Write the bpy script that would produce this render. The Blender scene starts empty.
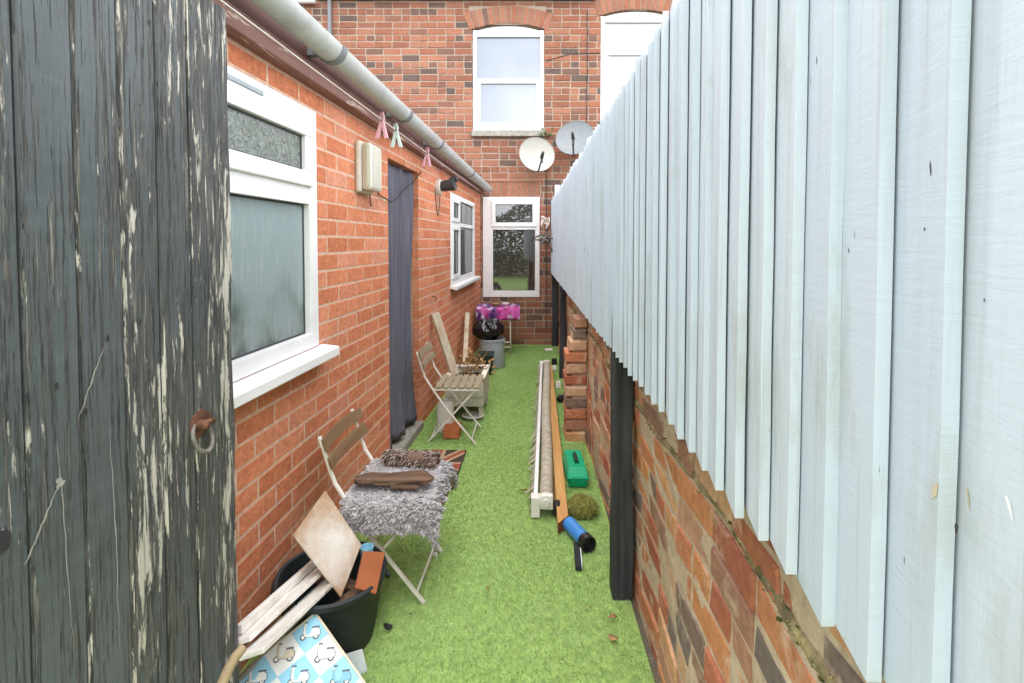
import bpy, bmesh, math, random
import numpy as np
from mathutils import Vector, Matrix, noise, Quaternion
random.seed(7); rng = np.random.default_rng(11)
SC = bpy.context.scene; COL = SC.collection
R = math.radians
# ------------------------------------------------------------------ camera
CAMH = 1.377; F = 520.0; PITCH = R(2.0); CY = 260.0
cam = bpy.data.objects.new('camera', bpy.data.cameras.new('camera')); COL.objects.link(cam)
cam.data.sensor_width = 36; cam.data.sensor_fit = 'HORIZONTAL'; cam.data.lens = F/1024*36
cam.data.shift_y = (CY-341.5)/1024; cam.data.clip_start = 0.02; cam.data.clip_end = 500
cam.location = (0, 0, CAMH); cam.rotation_euler = (R(90)-PITCH, 0, 0); SC.camera = cam
CP = Vector((0, 0, CAMH))
def ray(px, py):
    a = (px-512)/F; b = (CY-py)/F
    return Vector((a, math.cos(PITCH)+b*math.sin(PITCH), -math.sin(PITCH)+b*math.cos(PITCH)))
def G(px, py, z=0.0):            # point at height z
    d = ray(px, py); return CP + d*((z-CAMH)/d.z)
def D(px, py, Y):                # point at distance Y
    d = ray(px, py); return CP + d*(Y/d.y)
# the extension's wall: n metres out of the wall, u along it ; the right wall: d to the right, v along it
TL = math.atan(.0846); TR = math.atan(.0288)
NL = Vector((math.cos(TL), -math.sin(TL), 0)); UL = Vector((math.sin(TL), math.cos(TL), 0)); OL = Vector((-1.01, 0, 0))
NR = Vector((math.cos(TR), -math.sin(TR), 0)); UR = Vector((math.sin(TR), math.cos(TR), 0))
def L(n, u, z): return OL + NL*n + UL*u + Vector((0, 0, z))
def W(d, v, z): return NR*d + UR*v + Vector((0, 0, z))
def onL(px, py, n=0.0):          # -> (u, z)
    d = ray(px, py); t = (n - (CP-OL).dot(NL))/d.dot(NL); p = CP + d*t
    return (p-OL).dot(UL), p.z
YF = 6.95                        # the house's back wall
def H(x, z, out=0.0): return Vector((x, YF-out, z))
def hx(px): return (px-512)*YF/F
def hz(py): return D(512, py, YF).z

# ------------------------------------------------------------------ materials
class NT:
    def __init__(s, name, rough=.7, spec=.3, metal=0):
        s.m = bpy.data.materials.new(name); s.m.use_nodes = True; s.t = s.m.node_tree
        s.b = s.t.nodes['Principled BSDF']; s.b.inputs['Roughness'].default_value = rough
        s.b.inputs['Specular IOR Level'].default_value = spec; s.b.inputs['Metallic'].default_value = metal
        s.out = s.t.nodes['Material Output']
    def n(s, typ, ins=None, **kw):
        nd = s.t.nodes.new(typ)
        for k, v in kw.items(): setattr(nd, k, v)
        for k, v in (ins or {}).items():
            if isinstance(v, bpy.types.NodeSocket): s.t.links.new(v, nd.inputs[k])
            else: nd.inputs[k].default_value = v
        return nd
    def co(s, scale=(1, 1, 1), rot=(0, 0, 0)):
        tc = s.n('ShaderNodeTexCoord')
        return s.n('ShaderNodeMapping', {'Vector': tc.outputs['Object'], 'Scale': scale, 'Rotation': rot}).outputs[0]
    def noise(s, vec, scale=5, detail=4, rough=.6, dist=0):
        return s.n('ShaderNodeTexNoise', {'Vector': vec, 'Scale': scale, 'Detail': detail, 'Roughness': rough, 'Distortion': dist}).outputs['Fac']
    def ramp(s, fac, stops, interp='LINEAR'):
        r = s.n('ShaderNodeValToRGB', {'Fac': fac}); e = r.color_ramp; e.interpolation = interp
        while len(e.elements) < len(stops): e.elements.new(.5)
        for i, (p, c) in enumerate(stops):
            e.elements[i].position = p
            if not isinstance(c, (tuple, list)): c = (c, c, c)
            e.elements[i].color = (*c[:3], 1)
        return r.outputs['Color']
    def mix(s, fac, a, b, mode='MIX'):
        nd = s.n('ShaderNodeMix', data_type='RGBA', blend_type=mode)
        for i, v in ((0, fac), (6, a), (7, b)):
            if isinstance(v, bpy.types.NodeSocket): s.t.links.new(v, nd.inputs[i])
            elif i == 0: nd.inputs[0].default_value = v
            else: nd.inputs[i].default_value = (*v[:3], 1)
        return nd.outputs[2]
    def math(s, op, a, b=0.0, clamp=False):
        nd = s.n('ShaderNodeMath', {0: a, 1: b}, operation=op); nd.use_clamp = clamp; return nd.outputs[0]
    def attr(s, name): return s.n('ShaderNodeAttribute', attribute_name=name).outputs['Fac']
    def col(s, c):
        if isinstance(c, bpy.types.NodeSocket): s.t.links.new(c, s.b.inputs['Base Color'])
        else: s.b.inputs['Base Color'].default_value = (*c[:3], 1)
    def bump(s, h, strength=.4, dist=.01):
        nd = s.n('ShaderNodeBump', {'Height': h, 'Strength': strength, 'Distance': dist})
        s.t.links.new(nd.outputs[0], s.b.inputs['Normal'])
    def rough(s, v): s.t.links.new(v, s.b.inputs['Roughness'])

def plain(name, c, rough=.6, spec=.3, metal=0, var=.12, vs=14, dirt=0, bump=0):
    t = NT(name, rough, spec, metal); v = t.co()
    n = t.noise(v, vs, 5)
    lo = [x*(1-var) for x in c]; hi = [min(1, x*(1+var)) for x in c]
    k = t.ramp(n, [(.3, lo), (.7, hi)])
    if dirt:
        d = t.ramp(t.noise(v, 5.3, 8, .7), [(.5, 0), (.72, 1)])
        k = t.mix(t.math('MULTIPLY', d, dirt), k, (.12, .10, .075))
    t.col(k)
    if bump: t.bump(t.noise(v, vs*6, 4), bump, .004)
    return t.m

def wood(name, c1, c2, axis=2, rough=.75, scale=1, spec=.2, bump=.35, weather=None):
    t = NT(name, rough, spec); sc = [26*scale]*3; sc[axis] = 1.6*scale
    v = t.co(tuple(sc)); n = t.noise(v, 1, 6, .65, .6)
    c = t.ramp(n, [(.28, c1), (.72, c2)])
    if weather:
        w = t.ramp(t.noise(t.co(), 6, 6), [(.48, 0), (.66, 1)]); c = t.mix(w, c, weather)
    t.col(c); t.bump(n, bump, .004); return t.m

def brick_mat(name, stops, rustic=.5, stain=None, moss=False):
    t = NT(name, .92, .12); v = t.co()
    c = t.ramp(t.attr('tone'), stops)
    if rustic > 1:
        fs_ = t.ramp(t.noise(t.co((50, 50, 125)), 1.1, 6, .75, 1.0), [(.36, 1), (.47, 0)]); c = t.mix(t.math('MULTIPLY', fs_, .45), c, (.26, .10, .06))
        ys_ = t.ramp(t.noise(t.co((35, 35, 70)), 1, 5, .7), [(.54, 0), (.68, 1)]); c = t.mix(t.math('MULTIPLY', ys_, .45), c, (.66, .38, .20))
    n1 = t.noise(v, 38, 6, .7); n2 = t.noise(v, 7, 4)
    c = t.mix(.55, c, t.ramp(n1, [(.28, (.5, .46, .44)), (.72, (1.42, 1.4, 1.36))]), 'MULTIPLY')
    c = t.mix(.35, c, t.ramp(n2, [(.3, (.75, .72, .7)), (.7, (1.2, 1.2, 1.2))]), 'MULTIPLY')
    c = t.mix(.4, c, t.ramp(t.noise(v, 1.1, 5, .6), [(.32, (.72, .70, .68)), (.68, (1.22, 1.22, 1.2))]), 'MULTIPLY')
    if stain:
        s_ = t.ramp(t.noise(v, stain[2], 9, .72), [(stain[1], 0), (stain[1]+.1, 1)])
        c = t.mix(t.math('MULTIPLY', s_, stain[3]), c, stain[0])
    if moss:
        m_ = t.ramp(t.noise(v, 4.2, 7, .7), [(.62, 0), (.70, 1)]); c = t.mix(t.math('MULTIPLY', m_, .55), c, (.085, .10, .03))
    t.col(c)
    sq = t.noise(t.co((75, 75, 130)), 1.0, 5, .7, 1.2)
    h = t.math('ADD', t.math('MULTIPLY', sq, rustic), t.math('MULTIPLY', n1, .5))
    t.bump(h, .75, .006); return t.m

M = {}
M['ext_brick'] = brick_mat('extension_brick', [(0, (.55, .185, .095)), (.3, (.63, .225, .12)), (.7, (.68, .26, .145)), (1, (.64, .28, .185))], 1.2)
M['ext_mortar'] = plain('extension_mortar', (.60, .40, .295), .95, .1, var=.2, vs=40, bump=.5)
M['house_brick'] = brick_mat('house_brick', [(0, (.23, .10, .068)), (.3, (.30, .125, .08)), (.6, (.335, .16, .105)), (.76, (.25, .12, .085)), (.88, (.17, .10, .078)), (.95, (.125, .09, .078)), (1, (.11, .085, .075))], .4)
M['house_mortar'] = plain('house_mortar', (.34, .27, .215), .95, .1, var=.2, vs=30, bump=.5)
M['old_brick'] = brick_mat('old_brick', [(0, (.36, .125, .08)), (.25, (.48, .185, .105)), (.45, (.60, .29, .125)), (.6, (.58, .38, .25)), (.75, (.40, .20, .135)), (.88, (.24, .165, .135)), (.95, (.19, .155, .14)), (1, (.56, .43, .32))], .9, ((.70, .55, .41), .55, 8.5, .5), True)
M['old_mortar'] = brick_mat('old_mortar', [(0, (.46, .36, .265)), (1, (.60, .475, .36))], .6, None, True)
M['ledge_moss'] = plain('mossy_ledge', (.26, .21, .11), .95, .05, var=.85, vs=22, dirt=.8, bump=1)
M['bare_scratch'] = wood('bare_scratch', (.17, .16, .145), (.42, .40, .36), 2, .9)
M['scuff'] = plain('bare_timber_scuff', (.50, .42, .28), .9)
M['moss'] = plain('moss', (.075, .085, .022), .95, .05, var=.6, vs=30, bump=1)
M['pvc'] = plain('white_pvc', (.78, .78, .775), .3, .45, var=.04, vs=6, dirt=.07)
M['seal'] = plain('rubber_seal', (.05, .05, .055), .6)
M['gutter'] = plain('grey_gutter', (.46, .47, .46), .45, .4, var=.12, vs=9, dirt=.28)
M['gutter_dark'] = plain('dark_gutter', (.035, .035, .04), .5)
M['roof'] = plain('roof_slate', (.07, .07, .075), .8, var=.25, vs=8)
M['stone_sill'] = plain('stone_sill', (.30, .28, .24), .9, .1, var=.3, vs=25, bump=.5)
M['black_wood'] = wood('black_post', (.018, .019, .021), (.07, .073, .078), 2, .7)
M['tan_wood_y'] = wood('tan_timber', (.42, .215, .075), (.60, .34, .13), 1, .6)
M['end_grain'] = plain('end_grain', (.21, .07, .03), .8, var=.3, vs=40)
M['cream_wood'] = wood('cream_painted_timber', (.36, .30, .21), (.56, .50, .39), 2, .7, weather=(.36, .25, .15))
M['white_timber'] = wood('white_timber', (.60, .57, .52), (.80, .78, .74), 1, .6, weather=(.44, .37, .29))
M['chair_wood'] = wood('brown_slat', (.13, .078, .04), (.24, .15, .082), 1, .6)
M['old_slat'] = wood('weathered_slat', (.20, .16, .10), (.34, .28, .19), 1, .8)
M['chair_metal'] = plain('cream_enamel', (.74, .71, .63), .4, .4, var=.08, dirt=.25)
M['dark_drift'] = wood('dark_driftwood', (.03, .02, .014), (.20, .12, .078), 0, .85, 2.2)
M['trug'] = plain('black_rubber', (.018, .024, .026), .55, .3, var=.3, dirt=.25)
M['terracotta'] = plain('terracotta', (.29, .085, .03), .65, var=.12, vs=8)
M['bin'] = plain('grey_plastic', (.33, .37, .40), .45, .4, var=.06)
M['black_plastic'] = plain('black_plastic', (.012, .013, .014), .35, .5)
M['bag'] = plain('black_bag', (.008, .008, .010), .22, .6, var=.2)
M['crate'] = plain('dark_green_plastic', (.012, .026, .022), .5)
M['green_box'] = plain('green_plastic', (.0, .34, .155), .4, .4, var=.06)
M['green_shaded'] = plain('recess_shade', (.0, .12, .06), .5)  # shaded copy of the case green, painting the lid's handle hollow dark
M['blue_tube'] = plain('blue_tube', (.05, .235, .60), .35, .5, var=.06)
M['white_plastic'] = plain('white_plastic', (.72, .70, .64), .45, .4, var=.06, dirt=.15)
M['planter'] = plain('cream_planter', (.52, .50, .41), .75, var=.12, vs=10, dirt=.35)
M['soil'] = plain('soil', (.055, .04, .025), .95, .05, var=.4, vs=60, bump=1)
M['twig'] = plain('dry_twig', (.24, .155, .07), .9, .1, var=.4)
M['leaf_dry'] = plain('dry_leaf', (.34, .20, .085), .8, var=.4, vs=20)
M['weed'] = plain('weed_leaf', (.07, .13, .025), .7, var=.3)
M['rust'] = plain('rusty_iron', (.16, .075, .045), .85, .2, .3, var=.5, vs=50, bump=.6)
M['iron'] = plain('grey_iron', (.20, .18, .16), .6, .4, .5, var=.3, vs=40, bump=.4)
M['dish_white'] = plain('dish_white', (.37, .36, .325), .45, .3, var=.06)
M['dish_grey'] = plain('dish_grey', (.18, .195, .205), .45, .3, var=.08)
M['dark_metal'] = plain('dark_metal', (.045, .045, .05), .5, .4)
M['cable'] = plain('cable', (.03, .03, .033), .6)
M['lamp_body'] = plain('aged_cream_plastic', (.60, .57, .49), .5, var=.08, dirt=.2)
M['line'] = plain('line', (.75, .68, .62), .6)
M['peg_pink'] = plain('peg_pink', (.72, .40, .46), .4)
M['peg_white'] = plain('peg_pale', (.62, .74, .72), .4)
M['dirt'] = plain('earth', (.13, .11, .08), .95, .05, var=.3, vs=5)
M['rubble'] = plain('brick_orange', (.50, .16, .06), .9, var=.2, vs=30, bump=.5)
M['paper'] = plain('paper', (.70, .66, .60), .8)
M['mossy'] = plain('mossy_stone', (.27, .26, .075), .95, .05, var=.45, vs=12, bump=1)
M['acrylic'] = plain('cloudy_plastic', (.50, .56, .56), .25, .5, var=.1)
M['ash_wood'] = wood('pale_offcut', (.24, .18, .10), (.40, .31, .19), 2, .8)
M['slate_debris'] = plain('slate_chip', (.02, .022, .024), .7)

# gate paint: dark blue grey, flaking to bare grey wood and white primer in vertical streaks
t = NT('flaking_dark_paint', .55, .35)
v = t.co(); sep = t.n('ShaderNodeSeparateXYZ', {0: v})
tone = t.attr('tone'); wear = t.attr('wear')
stk = t.noise(t.co((120, 120, 3.6)), 1, 7, .68, .25)
pat = t.noise(t.co((14, 14, 2.0)), 1, 6, .65)
amt = t.math('ADD', t.math('MULTIPLY', wear, .17), t.math('MULTIPLY', t.math('SUBTRACT', pat, .5), .42))
m1 = t.ramp(t.math('ADD', stk, amt), [(.60, 0), (.63, 1)])
m2 = t.ramp(t.math('ADD', t.math('ADD', t.math('MULTIPLY', t.noise(t.co((46, 46, 5.5)), 1.3, 8, .72, .5), .75), t.math('MULTIPLY', pat, .3)), t.math('MULTIPLY', amt, .72)), [(.685, 0), (.715, 1)])
paint = t.ramp(t.noise(t.co((3, 3, 1.6)), 1, 5), [(.3, (.062, .075, .08)), (.7, (.115, .135, .143))])
paint = t.mix(t.math('MULTIPLY', t.ramp(t.noise(t.co((1, 1, 60)), .6, 3), [(.45, 0), (.8, 1)]), .12), paint, (.30, .33, .35))
paint = t.mix(t.math('MULTIPLY', wear, .55), paint, (.062, .064, .062))
bare = t.ramp(t.noise(t.co((150, 150, 7)), 1, 7, .75, .3), [(.36, (.022, .022, .022)), (.48, (.07, .069, .066)), (.6, (.15, .145, .13)), (.72, (.34, .32, .28))])
c = t.mix(m1, paint, bare); c = t.mix(m2, c, t.ramp(pat, [(.3, (.62, .58, .50)), (.7, (.46, .43, .38))]))
knot = t.n('ShaderNodeTexVoronoi', {'Vector': t.co((1, 3.4, 1.7)), 'Scale': 1.3}).outputs['Distance']
kn = t.ramp(knot, [(.035, 1), (.06, 0)]); c = t.mix(t.math('MULTIPLY', kn, .75), c, (.06, .055, .05))
t.col(c)
t.bump(t.math('ADD', t.math('MULTIPLY', m1, -.5), t.math('MULTIPLY', stk, .8)), 1.0, .006)
t.rough(t.ramp(m1, [(0, .42), (1, .85)])); M['gate'] = t.m

# fence paint
t = NT('pale_blue_fence_paint', .5, .35); v = t.co(); tone = t.attr('tone')
c = t.ramp(tone, [(0, (.47, .522, .59)), (.5, (.50, .548, .61)), (1, (.525, .568, .625))])
stk = t.noise(t.co((30, 30, 1.1)), 1, 6, .62); g = t.ramp(stk, [(.52, 0), (.78, 1)])
c = t.mix(t.math('MULTIPLY', g, .75), c, (.355, .37, .38))
stk2 = t.ramp(t.noise(t.co((90, 90, 2.0)), 1, 6, .7), [(.58, 0), (.68, 1)]); c = t.mix(t.math('MULTIPLY', stk2, .4), c, (.30, .31, .30))
b2 = t.noise(t.co((9, 9, 2.6)), 1, 8, .7)
c = t.mix(t.math('MULTIPLY', t.ramp(b2, [(.55, 0), (.70, 1)]), .6), c, (.36, .37, .335))
spk = t.ramp(t.noise(t.co((70, 70, 22)), 1, 3, .5), [(.765, 0), (.785, 1)])
c = t.mix(t.math('MULTIPLY', spk, .75), c, (.16, .15, .13))
edge = t.attr('wear')
c = t.mix(t.math('MULTIPLY', edge, t.ramp(t.noise(t.co((20, 20, 7)), 1, 6, .7), [(.52, 0), (.8, .4)])), c, (.42, .43, .43))
t.col(c)
t.bump(t.math('ADD', t.noise(t.co((14, 14, 110)), 1, 5, .65, .4), t.math('MULTIPLY', stk, .9)), .22, .003)
M['fence'] = t.m

# frosted, wet glass of the near window
t = NT('frosted_wet_glass', .12, .6); v = t.co()
big = t.noise(t.co((1, 2.6, 2.6)), 1.9, 2.5, .5, .2); drip = t.noise(t.co((60, 60, 9)), 1, 4)
zz_ = t.n('ShaderNodeSeparateXYZ', {0: v}).outputs[2]
# things standing on the inner sill show through the lower half
low = t.math('ADD', t.math('MULTIPLY', t.math('SUBTRACT', 1.22, zz_), 3.0), t.math('MULTIPLY', t.math('SUBTRACT', big, .5), 3.2))
c = t.ramp(low, [(.05, (.25, .315, .32)), (.42, (.20, .255, .25)), (.7, (.10, .135, .122)), (.86, (.15, .19, .175)), (1, (.06, .082, .072))])
c = t.mix(t.math('MULTIPLY', t.ramp(drip, [(.5, 0), (.75, 1)]), .35), c, (.42, .47, .46))
t.col(c); t.bump(drip, .35, .003); M['frost'] = t.m
t = NT('patterned_glass', .2, .6); v = t.co()
w = t.n('ShaderNodeTexNoise', {'Vector': t.co((1, 1, 1)), 'Scale': 26, 'Detail': 3, 'Distortion': 2.4}).outputs['Fac']
t.col(t.ramp(w, [(.35, (.085, .105, .09)), (.65, (.20, .23, .20))])); t.bump(w, .8, .006); M['patterned'] = t.m
def mirror_glass(name, body, refl, curtain=None):
    t = NT(name, .4, .3); c = body
    if curtain:
        c = t.ramp(t.noise(t.co((18, 18, .6)), 1, 3), [(.35, curtain[0]), (.65, curtain[1])])
    t.col(c)
    gl = t.n('ShaderNodeBsdfGlossy', {'Color': (.9, .93, .96, 1), 'Roughness': .015})
    mx = t.n('ShaderNodeMixShader', {0: refl, 1: t.b.outputs[0], 2: gl.outputs[0]})
    t.t.links.new(mx.outputs[0], t.out.inputs[0]); return t.m
M['glass_up'] = mirror_glass('sky_glass', (.11, .125, .16), .2)
M['glass_blind'] = mirror_glass('blind_glass', (.6, .6, .6), .14, ((.37, .42, .44), (.47, .50, .51)))
M['glass_kitchen'] = mirror_glass('kitchen_glass', (.03, .026, .022), .15)
M['glass_side'] = mirror_glass('side_glass', (.045, .055, .055), .3)
t = NT('ribbed_diffuser', .25, .5)
w = t.n('ShaderNodeTexWave', {'Vector': t.co((1, 1, 1), (0, 0, 0)), 'Scale': 17, 'Distortion': .4}, bands_direction='Y').outputs['Fac']
t.col(t.ramp(w, [(0, (.42, .41, .32)), (1, (.66, .65, .57))])); t.bump(w, .6, .004); M['diffuser'] = t.m
# fascia: mauve brown, peeling
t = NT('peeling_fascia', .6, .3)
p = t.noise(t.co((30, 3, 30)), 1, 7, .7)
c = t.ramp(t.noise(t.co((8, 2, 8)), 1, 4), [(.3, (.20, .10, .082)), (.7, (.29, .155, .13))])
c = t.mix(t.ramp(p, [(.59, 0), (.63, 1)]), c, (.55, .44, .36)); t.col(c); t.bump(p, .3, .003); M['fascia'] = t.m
M['fascia_shade'] = plain('shaded_fascia', (.10, .042, .036), .6, var=.25)  # same paint, with the gutter's shade put into the upper board's colour
# curtain
t = NT('grey_curtain', .85, .1); n_ = t.noise(t.co((40, 40, 2)), 1, 4)
t.col(t.ramp(n_, [(.3, (.085, .085, .108)), (.7, (.15, .15, .182))])); t.bump(t.noise(t.co((400, 400, 400)), 1, 2), .15, .001); M['curtain'] = t.m
M['door'] = plain('grey_door', (.22, .25, .27), .5)
# strand materials use per face tone
def strand_mat(name, stops, rough=.8, spec=.1, patch=None):
    t = NT(name, rough, spec); c = t.ramp(t.attr('tone'), stops)
    if patch:
        g = t.ramp(t.noise(t.co(), patch[1], 6, .65), [(.38, 0), (.64, 1)]); c = t.mix(t.math('MULTIPLY', g, .62), c, patch[0])
        g = t.ramp(t.noise(t.co(), patch[1]*5, 6, .7), [(.52, 0), (.72, 1)]); c = t.mix(t.math('MULTIPLY', g, .28), c, (.12, .22, .05))
    t.col(c); return t.m
M['grass'] = strand_mat('artificial_grass_blades', [(0, (.19, .32, .10)), (.5, (.325, .50, .195)), (.85, (.43, .58, .28)), (1, (.55, .63, .40))], .6, .25, ((.165, .33, .055), 1.5))
M['turf'] = plain('turf_backing', (.28, .40, .12), .9, .1, var=.25, vs=30)
M['rug'] = strand_mat('grey_shag', [(0, (.24, .225, .23)), (.6, (.42, .40, .405)), (1, (.56, .54, .53))], .95, .05)
M['shag_brown'] = strand_mat('brown_shag', [(0, (.09, .055, .035)), (.4, (.20, .14, .11)), (.75, (.34, .28, .25)), (1, (.52, .46, .42))], .95, .05)
# purple floral cloth
t = NT('floral_cloth', .6, .25); v = t.co()
vo = t.n('ShaderNodeTexVoronoi', {'Vector': v, 'Scale': 11}); big = t.noise(v, 5, 2)
c = t.ramp(big, [(.40, (.06, .018, .09)), (.46, (.17, .06, .21)), (.52, (.40, .02, .17)), (.6, (.50, .09, .32))])
c = t.mix(t.ramp(vo.outputs['Distance'], [(.28, 1), (.42, 0)]), c, (.50, .38, .54)); t.col(c); M['floral'] = t.m
# tan stone-faced board with white patch
t = NT('stained_board', .6, .25); v = t.co()
c = t.ramp(t.noise(v, 9, 6, .65), [(.3, (.30, .17, .095)), (.55, (.39, .26, .165)), (.75, (.46, .34, .24))])
sp = t.n('ShaderNodeVectorMath', {0: v, 1: (0.005, -.0, -.02)}, operation='DISTANCE').outputs['Value']
c = t.mix(t.ramp(t.math('ADD', sp, t.math('MULTIPLY', t.noise(v, 11, 7, .7), .26)), [(.15, 1), (.27, 0)]), c, (.58, .55, .50)); t.col(c); M['board'] = t.m
t = NT('ribbed_roll', .7, .2)
M['roll'] = plain('grey_ribbed_roll', (.42, .38, .30), .8, var=.2, vs=20, dirt=.3)
for k, c_ in (('sc_white', (.72, .72, .70)), ('sc_blue', (.28, .56, .72)), ('sc_teal', (.20, .46, .56)), ('sc_line', (.10, .11, .13)), ('sc_cream', (.62, .54, .40))):
    M[k] = plain(k, c_, .4, .4, var=.06)
for k, c_ in (('mat_dark', (.07, .055, .038)), ('mat_red', (.27, .085, .045)), ('mat_tan', (.40, .26, .165))):
    M[k] = plain(k, c_, .95, .05, var=.25, vs=60, bump=.6)

# ------------------------------------------------------------------ mesh helper
ORG = {}
class MB:
    def __init__(s): s.v = []; s.f = []; s.mi = []; s.tone = []; s.wear = []
    def poly(s, pts, m=0, tone=.5, wear=0):
        i = len(s.v); s.v += [Vector(p) for p in pts]; s.f.append(tuple(range(i, i+len(pts)))); s.mi.append(m); s.tone.append(tone); s.wear.append(wear)
    def mesh(s, vs, fs, m=0, tone=.5, wear=0):
        i = len(s.v); s.v += [Vector(p) for p in vs]
        for f in fs: s.f.append(tuple(i+k for k in f)); s.mi.append(m); s.tone.append(tone); s.wear.append(wear)
    def hexa(s, p, m=0, tone=.5, wear=0):     # p: 4 bottom ccw, 4 top
        s.mesh(p, [(3, 2, 1, 0), (4, 5, 6, 7), (0, 1, 5, 4), (1, 2, 6, 5), (2, 3, 7, 6), (3, 0, 4, 7)], m, tone, wear)
    def box(s, fr, a0, a1, b0, b1, c0, c1, m=0, tone=.5, wear=0):   # fr(a,b,c) -> point
        s.hexa([fr(a0, b0, c0), fr(a1, b0, c0), fr(a1, b1, c0), fr(a0, b1, c0), fr(a0, b0, c1), fr(a1, b0, c1), fr(a1, b1, c1), fr(a0, b1, c1)], m, tone, wear)
    def beam(s, p, q, w, h, up=(0, 0, 1), m=0, tone=.5):
        p, q = Vector(p), Vector(q); d = (q-p).normalized(); x = d.cross(Vector(up)).normalized(); y = x.cross(d)
        c = lambda o: [o-x*w/2-y*h/2, o+x*w/2-y*h/2, o+x*w/2+y*h/2, o-x*w/2+y*h/2]
        s.hexa(c(p)+c(q), m, tone)
    def tube(s, pts, r, seg=10, m=0, cap=True, tone=.5):
        pts = [Vector(p) for p in pts]; n = len(pts); rr = r if isinstance(r, (list, tuple)) else [r]*n
        prev = None; rings = []
        for i in range(n):
            d = (pts[min(i+1, n-1)]-pts[max(i-1, 0)]).normalized()
            if prev is None:
                a = d.cross(Vector((0, 0, 1)));  a = a if a.length > .05 else d.cross(Vector((1, 0, 0)))
            else: a = prev - d*prev.dot(d)
            a.normalize(); prev = a; b = d.cross(a)
            rings.append([pts[i]+(a*math.cos(k*2*math.pi/seg)+b*math.sin(k*2*math.pi/seg))*rr[i] for k in range(seg)])
        vs = [p for g in rings for p in g]
        fs = [(i*seg+k, i*seg+(k+1) % seg, (i+1)*seg+(k+1) % seg, (i+1)*seg+k) for i in range(n-1) for k in range(seg)]
        if cap: fs += [tuple(reversed(range(seg))), tuple(range((n-1)*seg, n*seg))]
        s.mesh(vs, fs, m, tone)
    def lathe(s, prof, c, seg=40, m=0, axis=None, tone=.5):    # prof: (r, h)
        q = Quaternion() if axis is None else Vector((0, 0, 1)).rotation_difference(Vector(axis))
        vs = []; n = len(prof)
        for r, h in prof:
            for k in range(seg):
                a = k*2*math.pi/seg; vs.append(Vector(c)+q @ Vector((r*math.cos(a), r*math.sin(a), h)))
        s.mesh(vs, [(i*seg+k, i*seg+(k+1) % seg, (i+1)*seg+(k+1) % seg, (i+1)*seg+k) for i in range(n-1) for k in range(seg)], m, tone)
    def prism(s, pts, d, m=0, tone=.5):
        pts = [Vector(p) for p in pts]; d = Vector(d); n = len(pts)
        s.mesh(pts+[p+d for p in pts], [tuple(reversed(range(n))), tuple(range(n, 2*n))]+[(i, (i+1) % n, n+(i+1) % n, n+i) for i in range(n)], m, tone)
    def build(s, name, mats, parent=None, smooth=False, bevel=0, org=None, fixn=True):
        if not isinstance(mats, (list, tuple)): mats = [mats]
        if parent is not None: o0 = ORG[parent.name]
        elif org is not None: o0 = Vector(org)
        else:
            a = np.array([tuple(p) for p in s.v]); o0 = Vector(((a[:, 0].min()+a[:, 0].max())/2, (a[:, 1].min()+a[:, 1].max())/2, a[:, 2].min()))
        me = bpy.data.meshes.new(name); me.from_pydata([tuple(p-o0) for p in s.v], [], s.f)
        for m in mats: me.materials.append(m)
        me.polygons.foreach_set('material_index', s.mi)
        for nm, arr in (('tone', s.tone), ('wear', s.wear)):
            at = me.attributes.new(nm, 'FLOAT', 'FACE'); at.data.foreach_set('value', arr)
        if fixn:
            bm = bmesh.new(); bm.from_mesh(me); bmesh.ops.recalc_face_normals(bm, faces=bm.faces); bm.to_mesh(me); bm.free()
        if smooth:
            me.polygons.foreach_set('use_smooth', [True]*len(me.polygons))
            if smooth != 'all':
                try: me.set_sharp_from_angle(angle=R(40))
                except Exception: pass
        me.update()
        o = bpy.data.objects.new(name, me); COL.objects.link(o); ORG[o.name] = o0
        if parent is not None: o.parent = parent
        else: o.location = o0
        if bevel:
            b = o.modifiers.new('bevel', 'BEVEL'); b.width = bevel; b.segments = 2; b.limit_method = 'ANGLE'; b.angle_limit = R(35)
        return o
def tag(o, label=None, cat=None, group=None, kind=None):
    for k, v in (('label', label), ('category', cat), ('group', group), ('kind', kind)):
        if v: o[k] = v
    return o
def thing(name, loc, label, cat, group=None):
    o = bpy.data.objects.new(name, None); COL.objects.link(o); o.location = loc; o.empty_display_size = .1
    ORG[o.name] = Vector(loc); return tag(o, label, cat, group)
def dup(o, parent=None):
    c = o.copy(); COL.objects.link(c); ORG[c.name] = ORG.get(o.name, Vector())
    if parent is not None: c.parent = parent
    for ch in list(o.children): dup(ch, c)
    return c
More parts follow.
